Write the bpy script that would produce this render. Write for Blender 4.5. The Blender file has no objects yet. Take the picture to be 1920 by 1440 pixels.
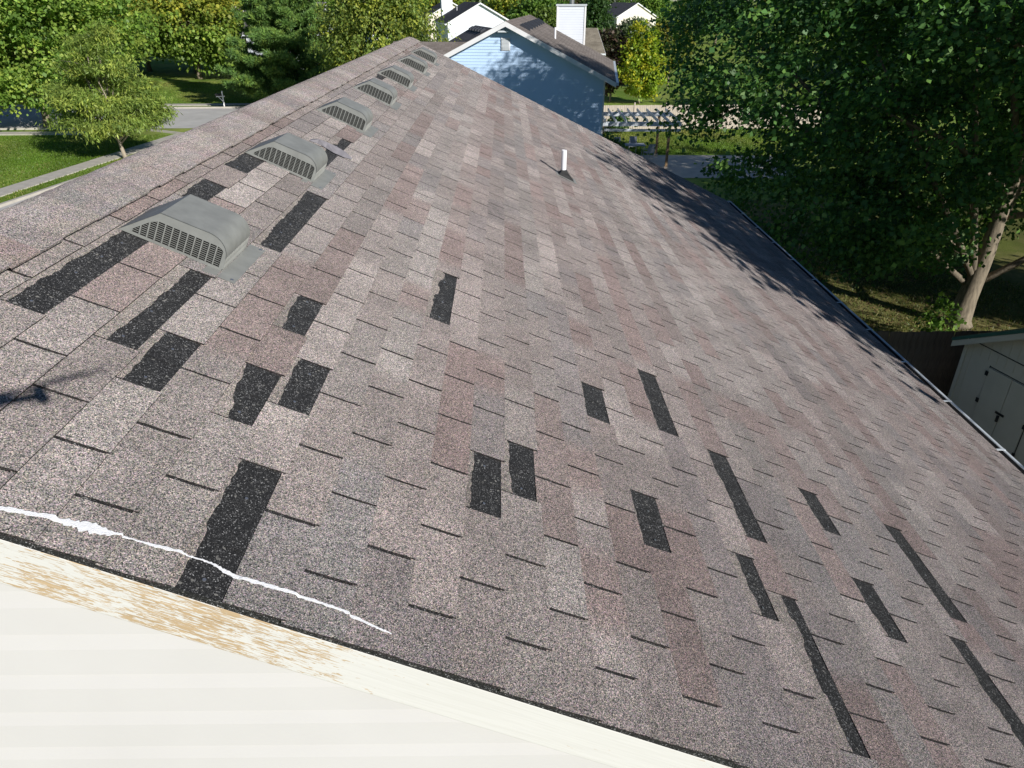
import bpy, bmesh, math, random
import numpy as np
from mathutils import Matrix, Vector
R = math.radians
rnd = random.Random(7)
rng = np.random.default_rng(7)
SC = bpy.context.scene
COL = SC.collection

# ------------------------------------------------------------------ camera
CAMZ = 9.0
cam = bpy.data.cameras.new('camera')
cam.sensor_width = 36.0
cam.lens = 25.22
cam.clip_start = 0.01
cam.clip_end = 3000.0
camo = bpy.data.objects.new('camera', cam)
COL.objects.link(camo)
camo.matrix_world = Matrix(((0.999952, 0.004668, -0.008625, 0.0),
                            (-0.009807, 0.475986, -0.879398, 0.0),
                            (0.0, 0.879440, 0.476009, CAMZ),
                            (0, 0, 0, 1)))
SC.camera = camo

# ------------------------------------------------------------------ sky and sun
LDIR = Vector((-0.605, 0.683, -0.408)).normalized()      # the way the sunlight travels
ELEV = math.asin(-LDIR.z)
world = bpy.data.worlds.new('World')
SC.world = world
world.use_nodes = True
wn = world.node_tree
wn.nodes.clear()
sky = wn.nodes.new('ShaderNodeTexSky')
sky.sky_type = 'NISHITA'
sky.sun_disc = False
sky.sun_elevation = ELEV
sky.sun_rotation = math.atan2(-LDIR.x, -LDIR.y)
sky.air_density = 1.0
sky.dust_density = 0.0
sky.ozone_density = 6.0
bg = wn.nodes.new('ShaderNodeBackground')
bg.inputs['Strength'].default_value = 0.058
wo = wn.nodes.new('ShaderNodeOutputWorld')
wn.links.new(sky.outputs[0], bg.inputs[0])
wn.links.new(bg.outputs[0], wo.inputs[0])

sunl = bpy.data.lights.new('sun', 'SUN')
sunl.energy = 5.0
sunl.angle = R(0.53)
sunl.color = (1.0, 0.962, 0.92)
suno = bpy.data.objects.new('sun', sunl)
COL.objects.link(suno)
suno.rotation_euler = LDIR.to_track_quat('-Z', 'Y').to_euler()
suno.location = (30, -30, 40)

SC.view_settings.view_transform = 'Standard'
SC.view_settings.look = 'None'
SC.view_settings.exposure = 0.2
SC.view_settings.gamma = 1.0
SC.view_settings.use_curve_mapping = False
SC.cycles.max_bounces = 6
SC.cycles.diffuse_bounces = 3
SC.cycles.glossy_bounces = 2
SC.cycles.transmission_bounces = 3
SC.cycles.transparent_max_bounces = 4
SC.cycles.sample_clamp_indirect = 4.0

# ------------------------------------------------------------------ helpers
def tag(o, label=None, cat=None, group=None, kind=None):
    if label: o['label'] = label
    if cat: o['category'] = cat
    if group: o['group'] = group
    if kind: o['kind'] = kind
    return o

def empty(name, loc=(0, 0, 0), rz=0.0, parent=None):
    o = bpy.data.objects.new(name, None)
    COL.objects.link(o)
    o.location = loc
    o.rotation_euler = (0, 0, rz)
    o.empty_display_size = 0.2
    if parent: o.parent = parent
    return o

class MB:
    """collects polygons for one mesh"""
    def __init__(s):
        s.v = []; s.f = []; s.c = None
    def quad(s, *p):
        i = len(s.v); s.v.extend([tuple(q) for q in p]); s.f.append(tuple(range(i, i + len(p))))
    def prism(s, a, b):
        """closed solid between two rings with equal counts"""
        n = len(a); i = len(s.v)
        s.v.extend([tuple(q) for q in a]); s.v.extend([tuple(q) for q in b])
        s.f.append(tuple(range(i + n - 1, i - 1, -1))); s.f.append(tuple(range(i + n, i + 2 * n)))
        for k in range(n):
            l = (k + 1) % n
            s.f.append((i + k, i + l, i + n + l, i + n + k))
    def box(s, x0, x1, y0, y1, z0, z1, fn=None):
        a = [(x0, y0, z0), (x1, y0, z0), (x1, y1, z0), (x0, y1, z0)]
        b = [(x0, y0, z1), (x1, y0, z1), (x1, y1, z1), (x0, y1, z1)]
        if fn: a = [fn(*p) for p in a]; b = [fn(*p) for p in b]
        s.prism(a, b)
    def bar(s, p, q, r, n=8, r2=None):
        p = Vector(p); q = Vector(q); d = (q - p)
        if d.length < 1e-6: return
        x = d.orthogonal().normalized(); y = d.normalized().cross(x)
        r2 = r if r2 is None else r2
        A = [p + (x * math.cos(t) + y * math.sin(t)) * r for t in [2 * math.pi * k / n for k in range(n)]]
        B = [q + (x * math.cos(t) + y * math.sin(t)) * r2 for t in [2 * math.pi * k / n for k in range(n)]]
        s.prism(A, B)
    def tube(s, pts, radii, n=8):
        """tapered tube through points"""
        pts = [Vector(p) for p in pts]; rings = []
        x = None
        for k, p in enumerate(pts):
            d = (pts[min(k + 1, len(pts) - 1)] - pts[max(k - 1, 0)]).normalized()
            if x is None: x = d.orthogonal().normalized()
            x = (x - d * x.dot(d)).normalized(); y = d.cross(x)
            i = len(s.v)
            for t in range(n):
                a = 2 * math.pi * t / n
                s.v.append(tuple(p + (x * math.cos(a) + y * math.sin(a)) * radii[k]))
            rings.append(i)
        for a, b in zip(rings[:-1], rings[1:]):
            for t in range(n):
                u = (t + 1) % n
                s.f.append((a + t, a + u, b + u, b + t))
        s.f.append(tuple(range(rings[0] + n - 1, rings[0] - 1, -1)))
        s.f.append(tuple(range(rings[-1], rings[-1] + n)))
    def build(s, name, mat, parent=None, smooth=False, colors=None, bevel=0):
        me = bpy.data.meshes.new(name)
        me.from_pydata(s.v, [], s.f)
        if smooth: me.shade_smooth()
        if colors is not None:
            ca = me.color_attributes.new('tint', 'FLOAT_COLOR', 'POINT')
            ca.data.foreach_set('color', np.asarray(colors, dtype=np.float32).ravel())
        me.materials.append(mat)
        o = bpy.data.objects.new(name, me)
        COL.objects.link(o)
        if parent: o.parent = parent
        if bevel:
            m = o.modifiers.new('bevel', 'BEVEL'); m.width = bevel; m.segments = 2; m.limit_method = 'ANGLE'
        return o

def copy_tree(o, parent=None):
    c = o.copy(); COL.objects.link(c); c.parent = parent
    for ch in list(o.children): copy_tree(ch, c)
    return c

# ------------------------------------------------------------------ materials
def newmat(name):
    m = bpy.data.materials.new(name); m.use_nodes = True
    nt = m.node_tree; b = nt.nodes['Principled BSDF']
    return m, nt, b
def nd(nt, t, **kw):
    n = nt.nodes.new(t)
    for k, v in kw.items(): setattr(n, k, v)
    return n
def mixc(nt, fac, a, b, blend='MIX'):
    n = nd(nt, 'ShaderNodeMix', data_type='RGBA', blend_type=blend)
    for sock, val in ((n.inputs[0], fac), (n.inputs[6], a), (n.inputs[7], b)):
        if isinstance(val, (int, float)): sock.default_value = val
        elif isinstance(val, (tuple, list)): sock.default_value = (*val[:3], 1)
        else: nt.links.new(val, sock)
    return n.outputs[2]
def ramp(nt, src, stops, mode='LINEAR'):
    n = nd(nt, 'ShaderNodeValToRGB'); cr = n.color_ramp; cr.interpolation = mode
    while len(cr.elements) < len(stops): cr.elements.new(0.5)
    for e, (p, c) in zip(cr.elements, stops):
        e.position = p
        e.color = (c, c, c, 1) if isinstance(c, (int, float)) else (*c, 1)
    nt.links.new(src, n.inputs[0])
    return n.outputs[0]
def coords(nt, kind='Object', scale=None):
    t = nd(nt, 'ShaderNodeTexCoord')
    if scale is None: return t.outputs[kind]
    mp = nd(nt, 'ShaderNodeMapping'); mp.inputs['Scale'].default_value = scale
    nt.links.new(t.outputs[kind], mp.inputs[0]); return mp.outputs[0]
def noise(nt, co, scale, detail=3, rough=0.55, dist=0.0):
    n = nd(nt, 'ShaderNodeTexNoise'); n.inputs['Scale'].default_value = scale
    n.inputs['Detail'].default_value = detail; n.inputs['Roughness'].default_value = rough
    n.inputs['Distortion'].default_value = dist
    nt.links.new(co, n.inputs['Vector']); return n.outputs[0]
def bump(nt, b, h, strength=0.3, dist=0.01):
    n = nd(nt, 'ShaderNodeBump'); n.inputs['Strength'].default_value = strength
    n.inputs['Distance'].default_value = dist
    nt.links.new(h, n.inputs['Height']); nt.links.new(n.outputs[0], b.inputs['Normal'])

def simple(name, col, rough=0.6, vary=0.12, scale=3.0, metal=0.0, bumpy=0.0, stretch=None, dirt=None, spec=0.4):
    m, nt, b = newmat(name)
    co = coords(nt, 'Object', stretch)
    n = noise(nt, co, scale, 5)
    hi = tuple(min(1, c * (1 + vary)) for c in col); lo = tuple(c * (1 - vary) for c in col)
    c = ramp(nt, n, [(0.3, lo), (0.7, hi)])
    if dirt:
        n2 = noise(nt, co, scale * 0.37, 6, 0.7)
        c = mixc(nt, ramp(nt, n2, [(0.52, 0.0), (0.75, 0.6)]), c, dirt)
    nt.links.new(c, b.inputs['Base Color'])
    b.inputs['Roughness'].default_value = rough; b.inputs['Metallic'].default_value = metal
    b.inputs['Specular IOR Level'].default_value = spec
    if bumpy: bump(nt, b, noise(nt, co, scale * 6, 4), bumpy, 0.01)
    return m

def granules(name, attr=True, dark=False, scale=430.0):
    """asphalt granules: every cell a grain of its own colour"""
    m, nt, b = newmat(name)
    co = coords(nt, 'Object')
    v = nd(nt, 'ShaderNodeTexVoronoi'); v.inputs['Scale'].default_value = scale
    nt.links.new(co, v.inputs['Vector'])
    sp = nd(nt, 'ShaderNodeSeparateColor'); nt.links.new(v.outputs['Color'], sp.inputs[0])
    big = noise(nt, co, 2.4, 6, 0.62)
    mid = noise(nt, co, 60.0, 3, 0.6)
    if dark:
        g = ramp(nt, sp.outputs[0], [(0.0, 0.007), (0.6, 0.02), (0.86, 0.045), (0.95, 0.12), (1.0, 0.4)])
        v2 = nd(nt, 'ShaderNodeTexVoronoi'); v2.inputs['Scale'].default_value = 150.0
        nt.links.new(co, v2.inputs['Vector'])
        sp2 = nd(nt, 'ShaderNodeSeparateColor'); nt.links.new(v2.outputs['Color'], sp2.inputs[0])
        fleck = ramp(nt, sp2.outputs[1], [(0.97, 0.0), (0.995, 1.0)])
        c = mixc(nt, fleck, g, (0.20, 0.195, 0.18))
        c = mixc(nt, ramp(nt, noise(nt, co, 9.0, 3), [(0.35, 0.0), (0.7, 0.5)]), c, (0.012, 0.012, 0.013))
        b.inputs['Roughness'].default_value = 0.75
        b.inputs['Specular IOR Level'].default_value = 0.25
    else:
        if attr:
            a = nd(nt, 'ShaderNodeAttribute'); a.attribute_name = 'tint'; base = a.outputs['Color']
        else:
            base = ramp(nt, big, [(0.3, (0.20, 0.165, 0.15)), (0.7, (0.27, 0.24, 0.225))])
        g = ramp(nt, sp.outputs[0], [(0.0, 0.14), (0.25, 0.45), (0.45, 0.95), (0.72, 1.2), (0.9, 1.7), (1.0, 2.4)])
        c = mixc(nt, 1.0, base, g, 'MULTIPLY')
        hue = nd(nt, 'ShaderNodeHueSaturation'); hue.inputs['Saturation'].default_value = 0.45
        nt.links.new(v.outputs['Color'], hue.inputs['Color'])
        tinted = mixc(nt, 1.0, c, hue.outputs[0], 'MULTIPLY')
        c = mixc(nt, 0.38, c, mixc(nt, 1.0, tinted, (1.75, 1.75, 1.75), 'MULTIPLY'))
        c = mixc(nt, 1.0, c, ramp(nt, big, [(0.28, 0.80), (0.72, 1.14)]), 'MULTIPLY')
        c = mixc(nt, 1.0, c, ramp(nt, mid, [(0.25, 0.82), (0.75, 1.16)]), 'MULTIPLY')
        sc_ = noise(nt, coords(nt, 'Object', (1, 1, 1)), 11.0, 6, 0.75)
        c = mixc(nt, ramp(nt, sc_, [(0.66, 0.0), (0.74, 0.5)]), c, (0.055, 0.052, 0.05))
        b.inputs['Roughness'].default_value = 0.92
        b.inputs['Specular IOR Level'].default_value = 0.2
    nt.links.new(c, b.inputs['Base Color'])
    if 'Diffuse Roughness' in b.inputs: b.inputs['Diffuse Roughness'].default_value = 0.9
    bump(nt, b, v.outputs['Distance'], 0.5, 0.003)
    return m

def leafmat(name, rough=0.5, trans=0.3):
    m, nt, b = newmat(name)
    a = nd(nt, 'ShaderNodeAttribute'); a.attribute_name = 'tint'
    nt.links.new(a.outputs['Color'], b.inputs['Base Color'])
    b.inputs['Roughness'].default_value = rough
    b.inputs['Specular IOR Level'].default_value = 0.35
    t = nd(nt, 'ShaderNodeBsdfTranslucent')
    nt.links.new(mixc(nt, 1.0, a.outputs['Color'], (1.35, 1.5, 0.6), 'MULTIPLY'), t.inputs[0])
    mx = nd(nt, 'ShaderNodeMixShader'); mx.inputs[0].default_value = trans
    nt.links.new(b.outputs[0], mx.inputs[1]); nt.links.new(t.outputs[0], mx.inputs[2])
    nt.links.new(mx.outputs[0], nt.nodes['Material Output'].inputs[0])
    return m

def farshingle(name, lo, hi):
    """roofing seen from afar: courses and blotches"""
    m, nt, b = newmat(name)
    co = coords(nt, 'Object')
    br = nd(nt, 'ShaderNodeTexBrick'); br.inputs['Scale'].default_value = 1.0
    br.inputs['Brick Width'].default_value = 0.34; br.inputs['Row Height'].default_value = 0.143
    br.inputs['Mortar Size'].default_value = 0.006; br.inputs['Mortar Smooth'].default_value = 0.3
    br.inputs['Color1'].default_value = (*lo, 1); br.inputs['Color2'].default_value = (*hi, 1)
    br.inputs['Mortar'].default_value = (*[c * 0.5 for c in lo], 1)
    uv = nd(nt, 'ShaderNodeUVMap')
    nt.links.new(uv.outputs[0], br.inputs['Vector'])
    c = mixc(nt, 1.0, br.outputs[0], ramp(nt, noise(nt, co, 1.2, 6, 0.7), [(0.3, 0.75), (0.7, 1.2)]), 'MULTIPLY')
    nt.links.new(c, b.inputs['Base Color']); b.inputs['Roughness'].default_value = 0.95
    b.inputs['Specular IOR Level'].default_value = 0.2
    return m

def peelpaint(name):
    m, nt, b = newmat(name)
    co = coords(nt, 'Object')
    cs = coords(nt, 'Object', (26.0, 60.0, 240.0))
    n = noise(nt, cs, 1.0, 5, 0.6, 0.9)
    sx = nd(nt, 'ShaderNodeSeparateXYZ'); nt.links.new(co, sx.inputs[0])
    patch = noise(nt, coords(nt, 'Object', (3.2, 1.0, 9.0)), 1.3, 3, 0.6)
    # the weathered stretch of the board
    ofs = nd(nt, 'ShaderNodeMath', operation='ADD'); nt.links.new(sx.outputs[0], ofs.inputs[0]); ofs.inputs[1].default_value = 0.14
    ab = nd(nt, 'ShaderNodeMath', operation='ABSOLUTE'); nt.links.new(ofs.outputs[0], ab.inputs[0])
    mr = nd(nt, 'ShaderNodeMapRange', interpolation_type='SMOOTHSTEP')
    mr.inputs[1].default_value = 0.2; mr.inputs[2].default_value = 0.72
    mr.inputs[3].default_value = 0.13; mr.inputs[4].default_value = -0.10
    nt.links.new(ab.outputs[0], mr.inputs[0])
    ad = nd(nt, 'ShaderNodeMath', operation='ADD'); nt.links.new(n, ad.inputs[0]); nt.links.new(mr.outputs[0], ad.inputs[1])
    pm = nd(nt, 'ShaderNodeMath', operation='MULTIPLY_ADD'); nt.links.new(patch, pm.inputs[0])
    pm.inputs[1].default_value = 0.45; nt.links.new(ad.outputs[0], pm.inputs[2])
    mask = ramp(nt, pm.outputs[0], [(0.85, 0.0), (0.885, 1.0)])
    grain = noise(nt, coords(nt, 'Object', (4, 60, 140)), 1.0, 4, 0.6, 0.8)
    wood = ramp(nt, grain, [(0.3, (0.40, 0.28, 0.16)), (0.7, (0.58, 0.43, 0.27))])
    paint = ramp(nt, grain, [(0.25, (0.63, 0.61, 0.58)), (0.6, (0.69, 0.67, 0.645))])
    nt.links.new(mixc(nt, mask, paint, wood), b.inputs['Base Color'])
    b.inputs['Roughness'].default_value = 0.75
    bump(nt, b, mask, -0.4, 0.002)
    return m

def lawnmat(name, dry=0.5, base=(0.15, 0.25, 0.03), dryc=(0.38, 0.34, 0.12)):
    m, nt, b = newmat(name)
    co = coords(nt, 'Object')
    n1 = noise(nt, co, 0.22, 6, 0.65); n2 = noise(nt, co, 3.0, 5, 0.7); n3 = noise(nt, co, 28.0, 3, 0.7)
    c = ramp(nt, n3, [(0.25, tuple(x * 0.55 for x in base)), (0.55, base), (0.8, tuple(x * 1.6 for x in base))])
    f = ramp(nt, n1, [(0.42, 0.0), (0.66, dry)])
    f2 = ramp(nt, n2, [(0.35, 0.3), (0.65, 1.0)])
    ff = mixc(nt, 1.0, f, f2, 'MULTIPLY')
    c = mixc(nt, ff, c, dryc)
    c = mixc(nt, 1.0, c, ramp(nt, noise(nt, coords(nt, 'Object', (0.35, 0.08, 1)), 1.0, 3), [(0.35, 0.8), (0.65, 1.2)]), 'MULTIPLY')
    nt.links.new(c, b.inputs['Base Color']); b.inputs['Roughness'].default_value = 0.9
    b.inputs['Specular IOR Level'].default_value = 0.15
    bump(nt, b, n3, 0.3, 0.03)
    return m

M = {}
M['shingle'] = granules('shingle_granules')
M['shingle_dark'] = granules('exposed_dark_granules', dark=True)
M['flap'] = simple('shingle_backing', (0.20, 0.19, 0.205), 0.8, 0.2, 20)
M['torn'] = simple('torn_mat', (0.20, 0.18, 0.155), 0.9, 0.35, 45, bumpy=0.4)
M['chalk'] = simple('white_chalk', (0.88, 0.88, 0.88), 0.9, 0.06, 60, bumpy=0.4)
M['fascia'] = peelpaint('peeling_white_paint')
M['siding'] = simple('cream_siding', (0.635, 0.61, 0.605), 0.55, 0.03, 2.0)
M['white'] = simple('white_paint', (0.80, 0.80, 0.79), 0.5, 0.04, 2.5)
M['whitewall'] = simple('white_vinyl', (0.74, 0.78, 0.83), 0.5, 0.03, 1.2)
M['shadewall'] = simple('shade_tinted_vinyl', (0.53, 0.705, 0.92), 0.5, 0.03, 1.2)  # blue of the skylit shade is put into this wall colour
M['creamwall'] = simple('cream_vinyl', (0.76, 0.70, 0.58), 0.55, 0.03, 1.2)
M['greywall'] = simple('grey_vinyl', (0.50, 0.53, 0.57), 0.55, 0.04, 1.2)
M['ventmetal'] = simple('weathered_vent_metal', (0.24, 0.245, 0.228), 0.6, 0.12, 14, metal=0.0, dirt=(0.175, 0.18, 0.165), spec=0.35)
M['ventdark'] = simple('vent_hollow_shade', (0.02, 0.021, 0.019), 0.8, 0.2, 10)  # near-black, paints the shade inside the vents
M['pvc'] = simple('white_pvc', (0.82, 0.82, 0.84), 0.35, 0.03, 8)
M['rubber'] = simple('black_rubber', (0.022, 0.022, 0.022), 0.7, 0.25, 20)
M['gutter'] = simple('gutter_white', (0.62, 0.66, 0.68), 0.35, 0.06, 5)
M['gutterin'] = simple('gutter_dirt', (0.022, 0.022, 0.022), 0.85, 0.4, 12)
M['roof_brown'] = farshingle('roof_brown', (0.17, 0.145, 0.125), (0.225, 0.195, 0.175))
M['roof_dark'] = farshingle('roof_dark', (0.055, 0.055, 0.062), (0.085, 0.083, 0.09))
M['roof_grey'] = farshingle('roof_grey', (0.10, 0.095, 0.10), (0.14, 0.135, 0.14))
M['roof_tan'] = farshingle('roof_tan', (0.19, 0.165, 0.125), (0.25, 0.22, 0.17))
M['lawn'] = lawnmat('lawn', 0.75)
M['lawn_dry'] = lawnmat('lawn_dry', 0.9, (0.10, 0.12, 0.025), (0.26, 0.21, 0.10))
M['asphalt'] = simple('street_concrete', (0.50, 0.485, 0.46), 0.9, 0.10, 0.8, dirt=(0.36, 0.345, 0.33), bumpy=0.2)
M['concrete'] = simple('walk_concrete', (0.47, 0.44, 0.38), 0.9, 0.10, 2.0, dirt=(0.34, 0.31, 0.27), bumpy=0.2)
M['bark'] = simple('bark', (0.21, 0.175, 0.125), 0.95, 0.4, 3.0, stretch=(6, 6, 1.2), bumpy=0.9)
M['bark_pale'] = simple('bark_pale', (0.33, 0.28, 0.21), 0.95, 0.25, 3.0, stretch=(5, 5, 1), bumpy=0.7)
M['leaf'] = leafmat('leaf')
M['needle'] = leafmat('needle', 0.55, 0.15)
M['fencewood'] = simple('old_fence_wood', (0.13, 0.105, 0.08), 0.9, 0.3, 3.0, stretch=(9, 9, 1), bumpy=0.4)
M['fencepale'] = simple('pale_fence_wood', (0.52, 0.45, 0.37), 0.85, 0.15, 2.0, stretch=(7, 7, 0.8))
M['postwood'] = simple('post_wood', (0.26, 0.17, 0.09), 0.8, 0.25, 2.0, stretch=(8, 8, 1))
M['pergola'] = simple('pergola_shaded_white', (0.62, 0.66, 0.70), 0.6, 0.07, 3.0)  # white paint with the blue grey of shade mixed into its colour
M['shedwall'] = simple('shed_siding', (0.46, 0.45, 0.38), 0.7, 0.06, 2.0)
M['shedroof'] = simple('shed_green_trim', (0.03, 0.10, 0.075), 0.6, 0.2, 5)
M['iron'] = simple('black_iron', (0.015, 0.015, 0.016), 0.5, 0.2, 10)
M['glass'] = simple('window_glass', (0.03, 0.04, 0.05), 0.08, 0.1, 1.0, spec=0.6)
M['shutter'] = simple('dark_shutter', (0.03, 0.035, 0.045), 0.6, 0.1, 3)
M['carpaint'] = simple('silver_car_paint', (0.55, 0.58, 0.62), 0.25, 0.03, 2, metal=0.4)
M['tyre'] = simple('tyre', (0.02, 0.02, 0.02), 0.8, 0.2, 9)
M['chrome'] = simple('rim', (0.45, 0.45, 0.46), 0.3, 0.05, 9, metal=0.8)
M['lamp'] = simple('lamp_lens', (0.6, 0.6, 0.6), 0.2, 0.05, 9)
M['redlamp'] = simple('tail_lens', (0.3, 0.02, 0.02), 0.25, 0.05, 9)
M['drone'] = simple('drone_plastic', (0.10, 0.10, 0.11), 0.5, 0.1, 9)
M['dronepale'] = simple('drone_shell', (0.32, 0.33, 0.34), 0.5, 0.05, 9)
M['chairgrey'] = simple('patio_plastic', (0.30, 0.33, 0.36), 0.6, 0.08, 5)

# ------------------------------------------------------------------ ground, street, walks
def sheet(name, pts, z, mat, kind='structure', parent=None, thick=0.0):
    mb = MB()
    if thick: mb.prism([(x, y, z - thick) for x, y in pts], [(x, y, z) for x, y in pts])
    else: mb.quad(*[(x, y, z) for x, y in pts])
    o = mb.build(name, mat, parent)
    if kind: o['kind'] = kind
    return o

gm = MB()
S_ = 1500.0
xs = [-S_, -300, -120, -60, -30, -12, 4, 20, 40, 90, 250, S_]
ys = [-S_, -200, -40, 0, 20, 40, 60, 80, 110, 160, 260, S_]
for i in range(len(xs)):
    for j in range(len(ys)):
        gm.v.append((xs[i], ys[j], 0.0))
for i in range(len(xs) - 1):
    for j in range(len(ys) - 1):
        a = i * len(ys) + j
        gm.f.append((a, a + len(ys), a + len(ys) + 1, a + 1))
g = gm.build('ground', M['lawn'])
tag(g, 'green suburban lawn with dry yellow patches', 'lawn', kind='structure')
tag(sheet('back_yard', [(4.9, 1), (40, 1), (40, 34), (10, 36), (4.9, 30)], 0.004, M['lawn_dry']), 'patchy dry grass under the big maple', 'yard')

# front street runs past the house on the left, the side street crosses beyond it
def strip(p, q, w0, w1):
    """outline of a strip along p->q with offsets to the left (w0) and right (w1)"""
    p = Vector(p); q = Vector(q); d = (q - p).normalized(); n = Vector((-d.y, d.x))
    return [tuple(p + n * w0), tuple(p + n * w1), tuple(q + n * w1), tuple(q + n * w0)]
FD = Vector((0.138, 0.990))         # heading of the front street
KA = Vector((-24.2, 36.0))          # a point on its far kerb
def fs(t, off): return tuple(KA + FD * t + Vector((-FD.y, FD.x)) * off)
st = [fs(-60, 0), fs(-60, -8.4), fs(21, -8.4), fs(60, -8.4), fs(60, -1.5), fs(21, 0)]
tag(sheet('street', [fs(-60, 0), fs(-60, -8.4), fs(21.5, -8.4), fs(21.5, 0)], 0.008, M['asphalt']), 'pale concrete street running past the house', 'street')
# side street, nearly along x
SA = Vector((-60.0, 63.5)); SD = Vector((1.0, 0.02)).normalized()
def ss(x, off): return (x, 64.3 + 0.035 * (x + 25) + off)
tag(sheet('side_street', [ss(-140, -6.0), ss(-8, -6.0), ss(-8, 5.2), ss(-140, 5.2)], 0.012, M['asphalt']), 'pale side street crossing beyond the front lawn', 'street')
def kerb(name, pts, w, label):
    mb = MB()
    for (a, b) in zip(pts[:-1], pts[1:]):
        o = strip(a, b, w / 2, -w / 2)
        mb.prism([(x, y, 0.0) for x, y in o], [(x, y, 0.13) for x, y in o])
    tag(mb.build(name, M['concrete']), label, 'kerb', kind='structure')
kerb('kerb', [fs(-60, 0.1), fs(18.5, 0.1)], 0.22, 'pale kerb edging the grass strip')
kerb('kerb', [ss(-140, -6.1), ss(-31, -6.1), (-27.2, 57.4), (-24.6, 56.0), fs(18.5, 0.1)], 0.22, 'kerb round the street corner')
kerb('kerb', [ss(-140, 5.3), ss(-8, 5.3)], 0.22, 'kerb along the far side of the side street')
def walk(name, p, q, w, slab, label):
    p = Vector(p); q = Vector(q); L = (q - p).length; n = int(L / slab)
    root = empty(name, (p.x, p.y, 0)); tag(root, label, 'sidewalk', kind='structure')
    d = (q - p).normalized(); rz = math.atan2(d.y, d.x)
    mb = MB(); mb.box(0.012, slab - 0.012, -w / 2, w / 2, -0.02, 0.055)
    proto = None
    for k in range(n):
        if proto is None:
            o = mb.build('slab', M['concrete'], root); proto = o
        else:
            o = proto.copy(); COL.objects.link(o); o.parent = root
        o.rotation_euler = (rnd.uniform(-.004, .004), 0, rz)
        o.location = (d.x * k * slab, d.y * k * slab, rnd.uniform(-0.006, 0.006))
walk('sidewalk', fs(-22, 2.15), fs(20.5, 2.15), 1.25, 1.5, 'concrete sidewalk between the lawn and the grass strip')
walk('sidewalk', ss(-80, 7.6), ss(-14, 7.6), 1.25, 1.5, 'concrete sidewalk across the side street')
walk('sidewalk', ss(-75, -8.0), ss(-27.5, -8.0), 1.2, 1.5, 'concrete sidewalk on the near side of the side street')

# ------------------------------------------------------------------ our house
D = 1.41
TH = math.atan(0.4788)
sn, cs_ = math.sin(TH), math.cos(TH)
def RW(u, v, h=0.0):
    """roof point: u along the ridge, v down the slope, h above the deck"""
    return (v * cs_ + (h - D) * sn, u, CAMZ - v * sn + (h - D) * cs_)
E_ = 0.1429; V0 = -0.907; UA = 1.5757; W_ = 0.33347
URK, UFAR = 1.231, 15.07
VR = -1.318
KTOP, KBOT = -3, 46
VE = V0 + (KBOT + 1) * E_
ridge_x, _, ridge_z = RW(0, VR, 0)
house = empty('house', (ridge_x, 8, 0))
tag(house, 'foreground house with grey and pink shingle roof that has lost many tabs', 'house')
inv = Matrix.Translation((-ridge_x, -8, 0))
def own(o):
    o.matrix_parent_inverse = inv; return o

def lap_rows(mb, z0, z1, period, xl, xr, y, depth=0.012, dutch=False, fn=None):
    z = z0
    while z < z1 - 1e-4:
        zt = min(z + period, z1)
        add_lap(mb, z, zt, xl, xr, y, depth, dutch)
        z += period
def add_lap(mb, z, zt, xl, xr, y, depth, dutch):
    if dutch:
        zm = z + (zt - z) * 0.62
        mb.quad((xl(z), y - depth, z), (xr(z), y - depth, z), (xr(zm), y - depth * 0.9, zm), (xl(zm), y - depth * 0.9, zm))
        mb.quad((xl(zm), y - depth * 0.9, zm), (xr(zm), y - depth * 0.9, zm), (xr(zt), y - 0.001, zt), (xl(zt), y - 0.001, zt))
    else:
        mb.quad((xl(z), y - depth, z), (xr(z), y - depth, z), (xr(zt), y - 0.001, zt), (xl(zt), y - 0.001, zt))
    mb.quad((xl(z), y - 0.0005, z), (xr(z), y - 0.0005, z), (xr(z), y - depth, z), (xl(z), y - depth, z))

# wall solid and the siding planks of the near gable
YW = 1.30
zr_in = ridge_z - 0.06
def gx(z, sgn): return ridge_x + sgn * min(6.15, max(0.0, (zr_in - z) / 0.4788))
wb = MB()
ze = zr_in - 6.15 * 0.4788
front = [(ridge_x - 6.15, YW, 0), (ridge_x + 6.15, YW, 0), (ridge_x + 6.15, YW, ze), (ridge_x, YW, zr_in), (ridge_x - 6.15, YW, ze)]
back = [(x, 14.95, z) for x, y, z in front]
wb.prism(front, back)
wall = own(wb.build('wall', M['siding'], house))
z = 0.15; k = 0
while z < zr_in - 0.16:
    zt = z + 0.146
    mb = MB()
    add_lap(mb, z, zt, lambda q: gx(q, -1), lambda q: gx(q, 1), YW - 0.004, 0.0065, True)
    mb.build('siding_plank', M['siding'], wall)
    z = zt

roof = own(MB().build('roof', M['shingle_dark'], house)) if False else None
# deck: both slopes, the dark under-layer that shows in slots and where tabs are gone
db = MB()
def RL(u, v, h=0.0):               # mirror point on the hidden slope
    x, y, z = RW(u, v, h); return (2 * ridge_x - x, y, z)
for fn in (RW, RL):
    a = [fn(URK + 0.006, VR, 0), fn(UFAR - 0.006, VR, 0), fn(UFAR - 0.006, VE - 0.01, 0), fn(URK + 0.006, VE - 0.01, 0)]
    b = [fn(URK + 0.006, VR, -0.02), fn(UFAR - 0.006, VR, -0.02), fn(UFAR - 0.006, VE - 0.01, -0.02), fn(URK + 0.006, VE - 0.01, -0.02)]
    db.prism(a, b)
roof = own(db.build('roof', M['shingle_dark'], house))
roof['label'] = 'sloping shingle roof with dark gaps where tabs blew off'

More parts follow.
